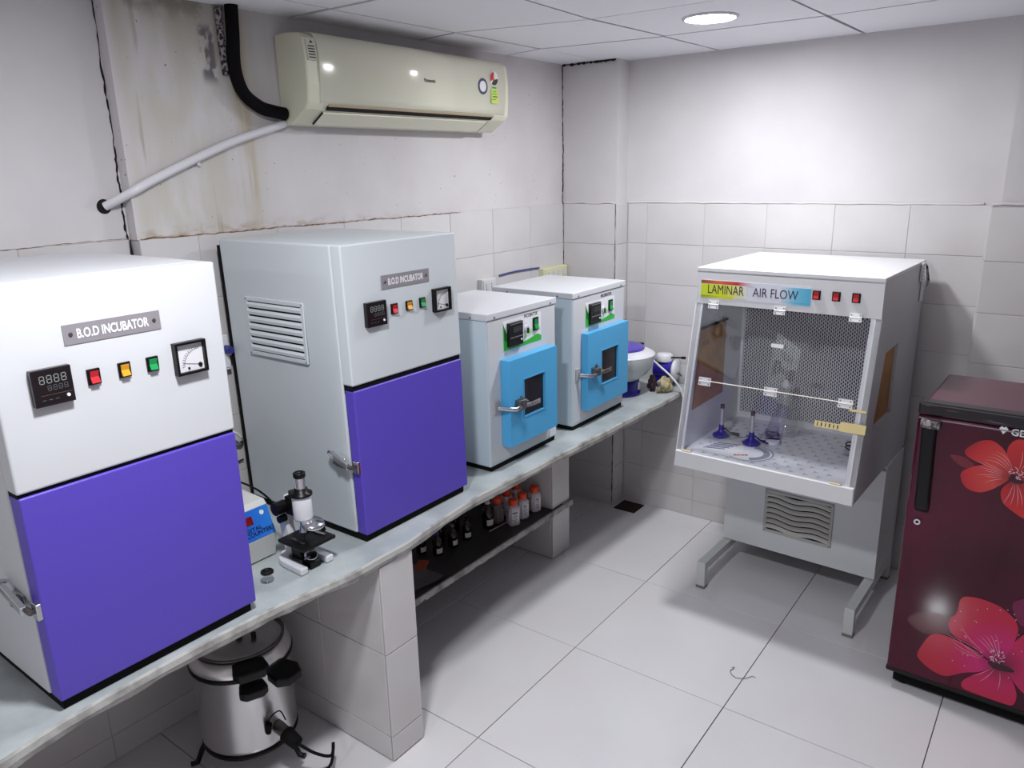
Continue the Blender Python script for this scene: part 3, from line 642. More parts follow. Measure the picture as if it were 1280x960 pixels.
# pipework
b = MB(); b.tube([(.035,1.535,2.30),(.035,1.53,2.22),(.034,1.524,2.12),(.034,1.545,2.05),(.034,1.60,2.010),(.034,1.65,1.998),(.034,1.697,1.992)], .0205, 12, sub=6)
pi_ = b.build('insulated_pipe', mat('black_tape_wrap', (7,4,8), .8, spec=.15, bump=.8, bscale=30), None); tag(pi_, 'black taped refrigerant pipe curving from the ceiling to the air conditioner', 'pipe')
b = MB(); b.tube([(.012,1.504,2.29),(.012,1.503,2.2),(.012,1.506,2.1)], .011, 8, sub=4); b.build('torn_foam', mat('torn_foam', (150,144,148), .9, col2=(40,32,40), nscale=90, lo=.45, hi=.55), pi_)
b = MB(); b.tube([(.02,1.698,1.962),(.022,1.68,1.957),(.020,1.6,1.934),(.020,1.48,1.897),(.018,1.34,1.842),(.017,1.22,1.792),(.016,1.165,1.766),(-.012,1.128,1.742),(-.0425,1.098,1.722)], .0125, 12, sub=6)
dp = b.build('drain_pipe', mat('white_pvc', (214,212,218), .35), None); tag(dp, 'white plastic drain pipe running down from the air conditioner to the wall hole', 'pipe')
b = MB(); b.cyl((-.044,1.096,1.722), (-.0425,1.096,1.722), .021, .02, 18); b.build('hole_rim', M_DARK, dp)
b = MB(); b.obox((.010,1.372,1.846), Y, Z, X, .01, .03, .014); b.build('pipe_clip', M_PL, dp)

# ================================================================== LAMINAR FLOW CABINET
lf = thing('laminar_flow_cabinet', 'white and grey laminar air flow cabinet with open sloping front', 'lab cabinet', (1.007, 2.703, 0), -.032)
LW, LD, LT, LFZ, LB = .685, .78, 1.413, 1.272, .626
M_LSIDE = mat('grey_side_panel', (194,196,201), .4, col2=(186,188,193), nscale=3); M_LIN = mat('inner_white', (222,222,226), .35)
M_LFR = mat('white_front_frame', (222,221,224), .4)
def side_panel(x0, x1, hole, name, m):
    O = [(0,LB),(.142,LFZ),(.142,LT-.0122),(LD,LT-.0122),(LD,LB)]; Hh = hole   # tl, tr, br, bl  (y,z)
    V = []; 
    for xx in (x0, x1):
        V += [(xx, y, z) for y, z in O]+[(xx, y, z) for y, z in Hh]
    q = [(0,1,5,8),(1,2,3,6,5),(3,4,7,6),(4,0,8,7)]
    Fc = [f for f in q]+[tuple(i+9 for i in f[::-1]) for f in q]
    for a_, c_ in ((0,1),(1,2),(2,3),(3,4),(4,0)): Fc.append((a_, c_, c_+9, a_+9))
    for a_, c_ in ((5,6),(6,7),(7,8),(8,5)): Fc.append((a_, c_, c_+9, a_+9))
    b = MB(); b.add(V, Fc); return b.build(name, m, lf)
rp = side_panel(LW-.018, LW, [(.255,1.130),(.441,1.136),(.441,.86),(.175,.862)], 'side_panel', M_LSIDE)
lp = side_panel(0, .018, [(.17,1.158),(.39,1.156),(.41,.847),(.115,.846)], 'side_panel', M_LIN)
b = MB(); b.prism([(LW-.012,.25,1.137),(LW-.012,.448,1.142),(LW-.012,.448,.853),(LW-.012,.165,.855)], (-.003,0,0)); b.build('cardboard_insert', M_CARD, rp)
b = MB(); b.prism([(.0185,.15,1.165),(.0185,.395,1.165),(.0185,.395,.845),(.0185,.10,.840)], (.003,0,0)); cb = b.build('cardboard_insert', M_CARD, lp)
b = MB(); b.obox((.024,.27,1.168), Y, Z, X, .26, .008, .008); b.build('tape_strip', M_RUB, cb)
text_mesh('50/50', (.0222,.20,1.10), (0,-1,0), Z, .06, .02, M_BTXT, cb, weight=.0)
b = MB(); b.box(0, LW, .142, LD, LT-.012, LT); b.box(-.001,LW+.001,.14,.142,LT-.02,LT); b.build('roof_panel', M_LFR, lf, .002, 1)
b = MB(); b.box(0, LW, .140, .152, LFZ, LT-.012); fa = b.build('fascia', M_LFR, lf, .001, 1)
b = MB(); b.box(.018, LW-.018, .152, LD-.01, 1.29, 1.30); b.build('inner_ceiling', M_LIN, lf)
b = MB(); b.box(.018, LW-.018, LD-.014, LD, LB, LT-.012); b.build('back_panel', M_LSIDE, lf)
sl = (Vector((0,.142,LFZ))-Vector((0,0,LB))).normalized(); sn = Vector((0,-sl.z,sl.y)); mid = (Vector((0,.142,LFZ))+Vector((0,0,LB)))/2; Ls = (Vector((0,.142,LFZ))-Vector((0,0,LB))).length
b = MB(); b.obox(mid+Vector((.012,0,0))-sn*.006, X, sl, sn, .032, Ls, .012); b.build('front_stile', M_LFR, lf, .001, 1)
b = MB(); b.obox(mid+Vector((LW-.017,0,0))-sn*.006, X, sl, sn, .036, Ls, .012); b.build('front_stile', M_LFR, lf, .001, 1)
b = MB(); b.box(.0, LW, 0, .022, LB, .692); b.build('front_lip', M_LFR, lf, .002, 1)
b = MB(); b.box(.018, LW-.018, .02, LD-.014, LB, .688); b.build('work_surface', mat('work_paper', (234,234,240), .3, col2=(222,223,232), nscale=6), lf)
# floor print: scattered grey leaf marks, a grey ring and a lettered sheet
b = MB(); rq = random.Random(5)
for i in range(11):
    for j in range(12):
        x = .05+.05*i+(.025 if j % 2 else 0); y = .05+.042*j
        if x > LW-.05: continue
        for a in (0, 2.1, 4.2): b.obox((x+.006*math.cos(a), y+.006*math.sin(a), .6884), (math.cos(a), math.sin(a), 0), (-math.sin(a), math.cos(a), 0), Z, .011, .005, .0006)
b.build('sheet_pattern', mat('grey_leaf_print', (176,178,190), .4), lf)['kind'] = 'stuff'
def ring(b, c, r0, r1, z, t=.0006, n=40, a0=0, a1=2*PI, ecc=1):
    V = []
    for i in range(n+1):
        a = a0+(a1-a0)*i/n
        for r in (r0, r1): V.append((c[0]+r*math.cos(a), c[1]+r*ecc*math.sin(a), z+t))
    b.add(V, [(2*i, 2*i+1, 2*i+3, 2*i+2) for i in range(n)])
b = MB(); b.lathe([(.0005,0),(.10,0)], (.25,.145,.6892), n=40); pd = b.build('printed_disc', mat('pale_print', (238,238,242), .35), lf)
b = MB(); ring(b, (.25,.145), .088, .095, .6892); ring(b, (.25,.145), .055, .08, .6892, a0=-1.2, a1=1.6); b.build('ring_print', mat('mid_grey_print', (150,152,160), .4), pd)
b = MB(); b.prism([(.045,.06,.6896),(.20,.06,.6896),(.24,.20,.6896),(.10,.24,.6896)], (0,0,.0004)); ps = b.build('printed_sheet', mat('sheet_white', (240,240,244), .35), lf)
text_mesh('LAB NOTES'[:3], (.10,.16,.6903), Vector((.96,.28,0)).normalized(), Vector((-.28,.96,0)).normalized(), .07, .035, mat('navy_print', (50,50,110), .5), ps) if 0 else None
b = MB()
for i in range(5): b.obox((.115+.008*i, .115+.02*i, .6904), Vector((.95,.3,0)).normalized(), Vector((-.3,.95,0)).normalized(), Z, rq.uniform(.06,.1), .007, .0005)
b.build('sheet_lines', mat('navy_print', (70,74,130), .5), ps)
b = MB(); 
for i in range(4): b.obox((.215+.012*i, .09+.008*i, .6904), Vector((.8,.6,0)), Vector((-.6,.8,0)), Z, .012, .012, .0005)
b.build('sheet_lines', mat('orange_print', (206,120,90), .5), ps)
# filter wall: white surround and zig-zag mesh
b = MB(); b.box(.018, LW-.018, .578, .60, .688, .712); b.box(.018, .03, .578, .60, .712, 1.29); b.box(LW-.03, LW-.018, .578, .60, .712, 1.29); b.build('filter_frame', M_LFR, lf)
b = MB(); b.box(.03, LW-.03, .592, .598, .712, 1.29); fb = b.build('filter_backing', mat('filter_dark', (58,56,68), .8, col2=(76,74,88), nscale=5), lf)
b = MB(); nb, nz = 74, 72; x0_, x1_ = .031, LW-.031; pit = (x1_-x0_)/nb
for i in range(nb+1):
    V = []; 
    for k in range(nz+1):
        z = .712+(1.288-.712)*k/nz; xx = x0_+pit*i+(pit*.24 if (k+i) % 2 else -pit*.24); V += [(xx-.0020, .590, z), (xx+.0020, .590, z)]
    b.add(V, [(2*k, 2*k+1, 2*k+3, 2*k+2) for k in range(nz)])
o = b.build('filter_mesh', mat('mesh_grey', (232,230,234), .4), lf, recalc=False); o['kind'] = 'stuff'
# banner and switches
b = MB(); b.obox((.230,.1395,1.3315), X, Z, (0,-1,0), .424, .070, .0008); bn = b.build('banner', mat('banner_white', (222,222,232), .4), fa); bn['label'] = 'printed banner reading LAMINAR AIR FLOW'
gy = grad_mat('yellow_fade', [(0,(206,222,40)),(.55,(222,224,60)),(.8,(228,226,150)),(1,(222,222,232))], 'X', lo=.018, hi=.21)
b = MB(); b.obox((.112,.1388,1.327), X, Z, (0,-1,0), .188, .048, .0006); b.build('banner_print', gy, bn)
gr = grad_mat('red_fade', [(0,(150,70,60)),(.35,(220,110,60)),(.7,(196,40,50)),(1,(222,222,232))], 'X', lo=.018, hi=.23)
b = MB(); b.obox((.124,.1388,1.359), X, Z, (0,-1,0), .212, .013, .0006); b.build('banner_print', gr, bn)
gl = grad_mat('olive_fade', [(0,(168,170,50)),(.6,(214,220,60)),(1,(206,214,60))], 'X', lo=.018, hi=.15)
b = MB(); b.obox((.084,.1388,1.301), X, Z, (0,-1,0), .132, .010, .0006); b.build('banner_print', gl, bn)
gb = grad_mat('blue_fade', [(0,(222,222,232)),(.5,(120,196,226)),(1,(84,178,214))], 'X', lo=.33, hi=.44)
b = MB(); b.obox((.386,.1388,1.3315), X, Z, (0,-1,0), .112, .056, .0006); b.build('banner_print', gb, bn)
b = MB(); b.obox((.376,.1388,1.3005), X, Z, (0,-1,0), .13, .009, .0006); b.build('banner_print', gb, bn)
text_mesh('LAMINAR', (.120,.1384,1.332), X, Z, .145, .034, mat('navy_letters', (42,36,70), .5), bn, weight=.0)
text_mesh('AIR FLOW', (.312,.1384,1.332), X, Z, .17, .034, mat('navy_letters', (42,36,70), .5), bn, weight=.0)
for xx in (.462, .530, .597): rocker(fa, xx, .1400, 1.340, .028, .034, M_RED, (0,-1,0), X)
# acrylic sash in two hinged leaves
M_HINGE = mat('hinge_white', (218,218,220), .35, metal=.2)
P0 = Vector((0,.142,LFZ-.002)); sp_ = lambda d: P0-sl*d - sn*0   # along the slope downwards
def leaf(d0, d1, name, out=.004):
    b = MB(); a, c = sp_(d0), sp_(d1); b.obox((a+c)/2+Vector((.338,0,0))+sn*out, X, sl, sn, .645, (a-c).length, .003); return b.build(name, M_GLASS, lf)
g1 = leaf(.004, .302, 'acrylic_leaf'); g2 = leaf(.306, .585, 'acrylic_leaf')
def hinge(d, x, w=.042, h=.03, par=lf):
    c = sp_(d)+Vector((x,0,0))+sn*.0075
    b = MB(); b.obox(c+sl*h*.27, X, sl, sn, w, h*.48, .003); b.obox(c-sl*h*.27, X, sl, sn, w, h*.48, .003); b.cyl(c-Vector((w/2,0,0)), c+Vector((w/2,0,0)), .0032, n=8)
    o = b.build('hinge', M_HINGE, par)
    b = MB()
    for sx in (-1,1): 
        for sz in (-1,1): q = c+Vector((sx*w*.35,0,0))+sl*(sz*h*.3)+sn*.0015; b.cyl(q, q+sn*.001, .0025, n=8)
    b.build('screw', M_BRASSY, o)
for x in (.075,.335,.602): hinge(.0, x)
for x in (.082,.345,.612): hinge(.303, x, .05, .032)
b = MB(); c = sp_(.13)+Vector((.349,0,0))+sn*.012; b.obox(c, X, sl, sn, .046, .014, .014); b.build('sash_knob', M_HINGE, g1)
M_TAPE = mat('yellowed_tape', (214,196,140), .5)
b = MB(); b.tube([sp_(.3)+Vector((x,0,0))+sn*(.008+random.uniform(-.001,.001)) for x in [.10+.03*i for i in range(19)]], .0024, 6); b.build('glue_line', mat('glue', (216,208,196), .4), g1)
b = MB(); c = sp_(.385)+Vector((.650,0,0))+sn*.011; b.obox(c, X, sl, sn, .085, .034, .002); b.obox(c-Vector((.085,0,0))-sl*.004, X, sl, sn, .09, .022, .001); tp = b.build('tape_strip', M_TAPE, lf); tp['label'] = 'strip of yellowed tape with handwriting'
b = MB()
for i in range(6): b.obox(c+Vector((-.12+.014*i,0,-.004))+sn*.0015, (X if i % 2 else Vector((.7,0,.7))), sl, sn, .004, .013, .0006)
b.build('handwriting', M_BTXT, tp)
b = MB(); c = sp_(.322)+Vector((.658,0,0))+sn*.011; b.obox(c, X, sl, sn, .055, .008, .002); b.build('tape_strip', M_TAPE, lf)
for x in (.045, .62):
    b = MB(); c = Vector((x,.012,.694)); b.obox(c, X, Y, Z, .04, .018, .007); b.build('latch_block', mat('old_latch', (206,190,160), .5), lf, .002, 1)
# things caught at the rear top corner
b = MB(); b.obox((LW+.006,.70,1.372), Y, Z, X, .04, .075, .010); b.obox((LW+.004,.74,1.30), Y, Z, X, .05, .10, .006); br = b.build('corner_bracket', M_HINGE, lf, .002, 1)
b = MB(); 
for i in range(5): b.cyl((LW+.010,.69,1.345+.014*i), (LW+.0125,.69,1.345+.014*i), .003, n=8)
b.build('screw', M_BRASSY, br)
b = MB(); b.prism([(LW+.003,.762,1.40),(LW+.012,.765,1.385),(LW+.022,.768,1.33),(LW+.014,.765,1.30)], (0,.004,0)); b.build('loose_strap', mat('worn_strap', (150,148,150), .6, col2=(30,26,30), nscale=60, lo=.48, hi=.56), lf)
# pedestal
b = MB(); b.box(.037, LW+.008, .456, .474, .128, .608); b.box(.037, .05, .474, .76, .128, LB-.002); b.box(LW-.005, LW+.008, .474, .76, .128, LB-.002); b.box(.037, LW+.008, .745, .76, .128, LB-.002); b.box(.05,LW-.02,.456,.47,.608,LB-.001)
pe = b.build('pedestal', mat('pedestal_grey', (210,213,216), .38), lf)
louvre_grille(lf, (.366,.4555,.318), X, Z, .292, .20, 7, mat('vent_grey', (176,176,172), .4), mat('vent_slat', (190,188,182), .4), wavy=.006)
for x0_, x1_ in ((.037,.074),(.656,.693)):
    b = MB(); b.box(x0_, x1_, .180, .76, .088, .124); b.box(x0_, x1_, .180, .21, .012, .088); b.box(x0_, x1_, .73, .76, .012, .088); lg = b.build('foot_rail', mat('rail_grey', (200,202,202), .35), lf)
    b = MB()
    for yy in (.178, .728): b.box(x0_-.001, x1_+.001, yy, yy+.034, .0005, .012)
    b.build('foot_pad', mat('pad_grey', (120,118,116), .6), lg)

# ---- things inside the cabinet (placed in its frame)
LM = Matrix.Translation((1.007,2.703,0)) @ Matrix.Rotation(-.032, 4, 'Z')
def lw(x, y, z=.689): return tuple(LM @ Vector((x, y, z)))
def burner(x, y, label, coil=0):
    t = thing('bunsen_burner', label, 'burner', lw(x, y), 0, 'small blue burners in the flow cabinet')
    b = MB(); b.lathe([(.0005,.002),(.034,.002),(.036,.006),(.034,.011),(.022,.018),(.013,.026),(.011,.04),(.010,.052),(.0005,.052)], n=24); b.build('base', M_BLUEP, t)
    b = MB(); b.cyl((0,0,.05), (0,0,.135), .0075, .0075, 14); b.build('burner_tube', mat('satin_metal', (196,192,194), .45, metal=.5), t)
    b = MB(); b.cyl((0,0,.125), (0,0,.142), .0085, .0085, 14); b.build('tube_tip', mat('bronze_tip', (96,72,72), .4, metal=.7), t)
    b = MB(); b.tube([(.012,.0,.04),(.035,.01,.02),(.06,.03,.006),(.05,.06,.004),(.02,.055,.004)], .003, 8, sub=5); b.build('gas_hose', M_RUB, t)
    return t
burner(.079,.266,'blue-footed bunsen burner at the left inside the flow cabinet')
burner(.219,.244,'blue-footed bunsen burner in the middle inside the flow cabinet')
t = thing('hose_coil', 'black hose coil around a blue plug behind the right front stile', 'hose', lw(.592,.40), 0)
b = MB(); b.tube([(.045*math.cos(a), .045*math.sin(a), .006+.0045*a*.5) for a in [i*.35 for i in range(36)]], .0032, 8); b.build('hose', M_RUB, t)
b = MB(); b.lathe([(.0005,.001),(.024,.001),(.024,.04),(.018,.055),(.0005,.056)], n=20); b.build('plug', M_BLUEP, t)
# flask
t = thing('conical_flask', 'large clear glass conical flask standing inside the flow cabinet', 'flask', lw(.275,.455), 0)
b = MB(); b.lathe([(.001,.002),(.06,.002),(.066,.008),(.064,.02),(.05,.07),(.024,.135),(.019,.15),(.019,.19),(.023,.196),(.0215,.198)], n=32); b.build('flask_body', M_GL2, t)
b = MB(); b.lathe([(.001,.2),(.0155,.2),(.018,.215),(.014,.235),(.001,.238)], n=18); b.build('stopper', mat('cotton', (208,206,210), .9, bump=.5), t)
# slide pack
t = thing('slide_box', 'dark printed slide box with white round end beside the middle burner', 'box', lw(.268,.350), .35)
b = MB(); b.box(-.028,.028,-.05,.06,.001,.016); b.build('box_body', mat('pack_dark', (50,44,56), .4, col2=(170,166,172), nscale=60, lo=.5, hi=.58), t, .002, 1)
b = MB(); b.cyl((0,-.052,.001),(0,-.052,.016), .028, n=24); b.build('round_end', M_PAPER, t)
t = thing('wire_loop', 'thin steel wire loop lying on the cabinet floor by the burners', 'loop', lw(.165,.29), 0)
b = MB(); b.tube([(-.03,-.02,.003),(-.01,.0,.004),(.01,.025,.004),(.012,.04,.004),(.004,.045,.004),(.0,.036,.004),(.008,.028,.004)], .0012, 6, sub=4); b.build('wire', M_BRASSY, t)

# ================================================================== FRIDGE
fg = thing('refrigerator', 'dark maroon single-door refrigerator with red flower print, at right', 'refrigerator', (1.867, 2.642, 0), -.023)
FW = .56; FT = 1.056
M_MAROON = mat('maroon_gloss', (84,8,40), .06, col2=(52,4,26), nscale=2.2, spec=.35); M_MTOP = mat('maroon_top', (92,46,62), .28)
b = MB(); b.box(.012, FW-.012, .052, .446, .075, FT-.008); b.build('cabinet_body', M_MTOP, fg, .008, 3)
b = MB(); b.box(.0, FW, .0, .046, .066, FT-.045); dr_ = b.build('door', M_MAROON, fg, .009, 3)
b = MB(); b.box(.012, FW-.012, .046, .0525, .08, FT-.05); b.build('door_gasket', M_RUB, fg)
b = MB(); b.box(-.001, FW+.001, -.002, .054, FT-.045, FT-.002); tr = b.build('top_trim', mat('black_trim_scuffed', (26,18,24), .3, col2=(120,112,118), nscale=26, nstretch=(.25,1,3), lo=.62, hi=.72), fg, .007, 3)
b = MB(); b.box(-.002, FW+.002, -.003, .05, .06, .078); b.build('bottom_trim', M_BLACK, fg, .006, 2)
b = MB(); b.box(.02, FW-.02, .03, .44, .012, .074); b.build('base', M_RUB, fg)
b = MB()
for x in (.05, FW-.05):
    for y in (.06, .40): b.cyl((x,y,.0005),(x,y,.013), .02, n=14)
b.build('foot', M_RUB, fg)
b = MB(); b.box(.004, FW-.004, -.0012, .001, FT-.057, FT-.053); b.build('door_line', mat('thin_silver', (150,140,146), .3, metal=.6), dr_)
M_HAND = mat('black_handle_scuffed', (8,5,8), .22, spec=.3, col2=(90,82,88), nscale=30, nstretch=(3,1,.3), lo=.64, hi=.74)
b = MB(); b.prism([(.018,-.001,1.0),(.018,-.020,.99),(.026,-.024,.70),(.026,-.001,.68)], (.04,0,0)); hd = b.build('handle', M_HAND, dr_, .005, 3)
b = MB(); b.box(.014,.068,-.026,-.001,.975,1.002); b.build('handle_cap', mat('worn_cap', (60,52,56), .35, col2=(170,164,166), nscale=40, lo=.5, hi=.6), hd, .004, 2)
b = MB(); b.cyl((.038,.0,.645),(.038,-.008,.645), .012, .010, 20); lk = b.build('lock', M_CHROME, dr_)
b = MB(); b.cyl((.038,-.008,.645),(.038,-.0085,.645), .005, n=14); b.build('keyhole', M_DARK, lk)
text_mesh('GEM', (.284,-.0004,1.0), X, Z, .056, .022, M_WTXT, dr_, weight=.02)
b = MB(); b.prism([(.224,-.0006,1.006),(.230,-.0006,1.014),(.2355,-.0006,1.010),(.241,-.0006,1.014),(.248,-.0006,1.006),(.236,-.0006,.989)], (0,-.0003,0)); b.build('emblem', M_WTXT, dr_)
ART = dict(
p1a=[(0.138,0.843),(0.168,0.869),(0.209,0.886),(0.246,0.884),(0.280,0.857),(0.23,0.805),(0.2,0.787),(0.167,0.79),(0.147,0.809)],
p1b=[(0.14,0.919),(0.179,0.958),(0.214,0.966),(0.247,0.941),(0.269,0.899),(0.283,0.862),(0.243,0.872),(0.221,0.881),(0.182,0.885),(0.149,0.899)],
leaf1=[(0.096,0.896),(0.143,0.898),(0.183,0.872),(0.144,0.855)],
p1c=[(0.254,0.917),(0.253,0.953),(0.27,0.98),(0.299,0.983),(0.333,0.965),(0.343,0.89),(0.288,0.85)],
p1d=[(0.251,0.811),(0.275,0.848),(0.318,0.853),(0.359,0.843),(0.375,0.729),(0.328,0.729),(0.297,0.745),(0.26,0.77)],
p1e=[(.29,.86),(.35,.89),(.43,.90),(.47,.86),(.44,.81),(.36,.80),(.30,.83)],
p2b=[(0.19,0.421),(0.244,0.432),(0.303,0.423),(0.347,0.391),(0.361,0.353),(0.346,0.276),(0.324,0.215),(0.286,0.226),(0.239,0.26),(0.186,0.268),(0.167,0.3),(0.17,0.33),(0.189,0.354)],
p2e=[(0.325,0.442),(0.358,0.47),(0.405,0.492),(0.408,0.409),(0.381,0.377),(0.358,0.373)],
p2d=[(0.326,0.216),(0.337,0.283),(0.389,0.375),(0.43,0.364),(0.475,0.25),(0.455,0.179),(0.405,0.134),(0.368,0.173)],
p2c=[(0.23,0.086),(0.23,0.118),(0.276,0.167),(0.328,0.215),(0.368,0.173),(0.386,0.125),(0.38,0.083),(0.348,0.082),(0.287,0.083)],
p2a=[(0.085,0.156),(0.115,0.24),(0.138,0.263),(0.196,0.26),(0.241,0.244),(0.287,0.22),(0.322,0.215),(0.276,0.167),(0.231,0.148),(0.183,0.108),(0.141,0.114),(0.106,0.135)],
leaf2=[(0.039,0.277),(0.076,0.32),(0.16,0.343),(0.17,0.295),(0.186,0.273),(0.112,0.244),(0.075,0.253)])
def smooth_poly(P, it=2):
    for _ in range(it):
        Q = []
        for i in range(len(P)):
            a, c = P[i], P[(i+1) % len(P)]; Q += [(a[0]*.78+c[0]*.22, a[1]*.78+c[1]*.22), (a[0]*.22+c[0]*.78, a[1]*.22+c[1]*.78)]
        P = Q
    return P
g1m = grad_mat('flower_red', [(0,(110,10,30)),(.25,(176,26,36)),(.75,(196,34,38)),(1,(160,20,32))], lo=0, hi=.16, radial=(.285,0,.855), rough=.12)
g1n = grad_mat('flower_orange', [(0,(120,12,30)),(.4,(204,66,58)),(.8,(190,30,38)),(1,(140,18,32))], lo=0, hi=.16, radial=(.285,0,.855), rough=.12)
g2m = grad_mat('flower_magenta', [(0,(110,8,60)),(.25,(196,24,110)),(.6,(186,22,64)),(1,(176,22,42))], lo=0, hi=.25, radial=(.324,0,.222), rough=.12)
g2n = grad_mat('flower_crimson', [(0,(90,6,40)),(.3,(190,22,90)),(.7,(190,24,60)),(1,(170,20,50))], lo=0, hi=.25, radial=(.324,0,.222), rough=.12)
lv = mat('leaf_maroon', (110,20,40), .12)
LAY = [('leaf1',lv),('leaf2',mat('leaf_dim', (84,18,38), .12)),('p1e',g1m),('p1c',g1m),('p1b',g1n),('p1d',g1m),('p1a',g1n),('p2e',mat('magenta_dim', (110,14,66), .12)),('p2c',g2n),('p2d',g2n),('p2b',g2m),('p2a',g2m)]
for i, (k, m) in enumerate(LAY):
    yy = -.0004-.00012*i; P = smooth_poly(ART[k]); b = MB(); b.add([(x, yy, z) for x, z in P], [tuple(range(len(P)))])
    b.build('printed_leaf' if 'leaf' in k else 'printed_petal', m, dr_)
b = MB(); rv = random.Random(11)
def vein(c, a, r0, r1, bend, wd=.0008):
    pts = []
    for i in range(9):
        t = i/8; r = r0+(r1-r0)*t; an = a+bend*t*t; pts.append((c[0]+r*math.cos(an), c[1]+r*math.sin(an)))
    V = []
    for i, (x, z) in enumerate(pts):
        dx = pts[min(i+1,8)][0]-pts[max(i-1,0)][0]; dz = pts[min(i+1,8)][1]-pts[max(i-1,0)][1]; l = math.hypot(dx, dz); w_ = wd*math.sin(PI*(i+.5)/9.0)
        V += [(x-dz/l*w_, -.0022, z+dx/l*w_), (x+dz/l*w_, -.0022, z-dx/l*w_)]
    b.add(V, [(2*i, 2*i+1, 2*i+3, 2*i+2) for i in range(8)])
for a in (2.75,2.85,2.95,3.05,3.18,3.32,3.45): vein((.285,.857), a, .035, rv.uniform(.08,.115), rv.uniform(-.15,.15))
for a in (1.95,2.1,2.25,2.4): vein((.285,.857), a, .03, .095, .3)
for a in (-1.7,-1.5,-1.3,-1.15): vein((.285,.857), a, .02, .09, -.1)
for a in (1.2,1.4,.9): vein((.285,.857), a, .03, .09, .1)
for a in (2.65,2.78,2.9,3.0,3.1,3.2): vein((.324,.222), a, .05, rv.uniform(.12,.17), rv.uniform(-.2,.1))
for a in (1.7,1.85,2.0,2.15,2.3): vein((.324,.222), a, .03, .10, .1)
for a in (-2.2,-1.95,-1.4): vein((.324,.222), a, .03, .10, -.1)
b.build('printed_vein', mat('pale_pink_print', (226,150,160), .15), dr_, recalc=False)['kind'] = 'stuff'
b = MB()
for c, n_, s in (((.287,.87), 26, .020), ((.316,.245), 30, .024)):
    for i in range(n_):
        a = rv.uniform(0, 2*PI); r = s*math.sqrt(rv.random()); x, z = c[0]+r*math.cos(a), c[1]+r*math.sin(a); d = (math.cos(a+.7), 0, math.sin(a+.7))
        b.obox((x, -.0023, z), d, Vector(d).cross(Vector((0,-1,0))), (0,-1,0), rv.uniform(.004,.009), .0018, .0003)
for i in range(26): x, z = .18+.2*rv.random(), .17+.26*rv.random(); b.obox((x,-.0023,z), X, Z, (0,-1,0), .0026, .0026, .0003)
b.build('printed_stamens', mat('pale_stamen', (228,196,206), .2), dr_, recalc=False)['kind'] = 'stuff'
b = MB(); P = smooth_poly([(.29,.215),(.32,.222),(.36,.218),(.37,.205),(.33,.196),(.30,.2)]); b.add([(x,-.0021,z) for x, z in P], [tuple(range(len(P)))]); b.build('printed_throat', mat('dark_throat', (50,4,26), .15), dr_, recalc=False); b = MB(); P = smooth_poly([(.262,.856),(.285,.858),(.31,.852),(.305,.842),(.28,.84)]); b.add([(x,-.0021,z) for x, z in P], [tuple(range(len(P)))])
b.build('printed_throat', mat('dark_throat', (50,4,26), .15), dr_, recalc=False)

# ================================================================== MICROSCOPE
mi = thing('microscope', 'white and black student microscope standing between the two large incubators', 'microscope', (.53,1.215,CT), 0)
MW = mat('microscope_white', (216,216,222), .28)
def hoof(z0, z1, s=1):
    P = []
    for i in range(13):
        a = PI/2+PI*i/12; P.append((-.005+.060*math.cos(a)*s, .055*math.sin(a)*s))
    inner = []
    for i in range(13):
        a = PI*1.5-PI*i/12; inner.append((.0+.030*math.cos(a), .030*math.sin(a)))
    out = [( .078, .058*s)]+P+[(.078,-.058*s)]
    ins = [(.078,-.033)]+inner+[(.078,.033)]
    return [(x, y, z0) for x, y in out+ins]
b = MB(); b.prism(hoof(.001, 0), (0,0,.020)); b.build('base', MW, mi, .004, 2)
b = MB(); b.prism([(-.05,-.013,.018),(-.010,-.013,.018),(-.018,-.013,.06),(-.030,-.013,.11),(-.020,-.013,.15),(.002,-.013,.175),(.002,-.013,.205),(-.03,-.013,.205),(-.058,-.013,.16),(-.064,-.013,.10)], (0,.026,0)); b.build('arm', MW, mi, .004, 2)
b = MB(); b.box(-.012,.030,-.02,.02,.018,.075); b.build('pillar', M_BLACK, mi, .003, 2)
b = MB(); b.box(-.018,.098,-.056,.056,.078,.088); st = b.build('stage', M_BLACK, mi, .002, 2)
b = MB(); b.box(-.01,.06,-.03,.03,.066,.078); b.build('stage_bracket', M_BLACK, mi, .002, 1)
for s in (-1,1): b = MB(); b.obox((.045,s*.034,.090), (.97,s*.1,0), (-s*.1,.97,0), Z, .06, .009, .002); b.build('stage_clip', M_CHROME, st)
b = MB(); b.lathe([(.0005,.205-.06),(.026,.145),(.027,.15),(.027,.215),(.024,.22),(.0005,.22)], (.035,0,0), n=28); b.build('body_tube', MW, mi)
b = MB(); b.lathe([(.027,.214),(.031,.216),(.031,.222),(.020,.224),(.018,.236),(.0165,.237),(.0005,.237)], (.035,0,0), n=28); b.build('tube_collar', M_BLACK, mi)
b = MB(); b.cyl((.035,0,.236),(.035,0,.272), .0145, n=24); ep = b.build('eyepiece', M_STEEL, mi)
b = MB(); b.lathe([(.015,.268),(.017,.27),(.017,.282),(.013,.284),(.012,.278),(.0005,.276)], (.035,0,0), n=24); b.build('eyecup', M_BLACK, ep)
b = MB(); b.lathe([(.0005,.128),(.028,.132),(.034,.140),(.030,.148),(.0005,.148)], (.045,0,0), (.2,0,1), n=28); b.build('nosepiece', M_CHROME, mi)
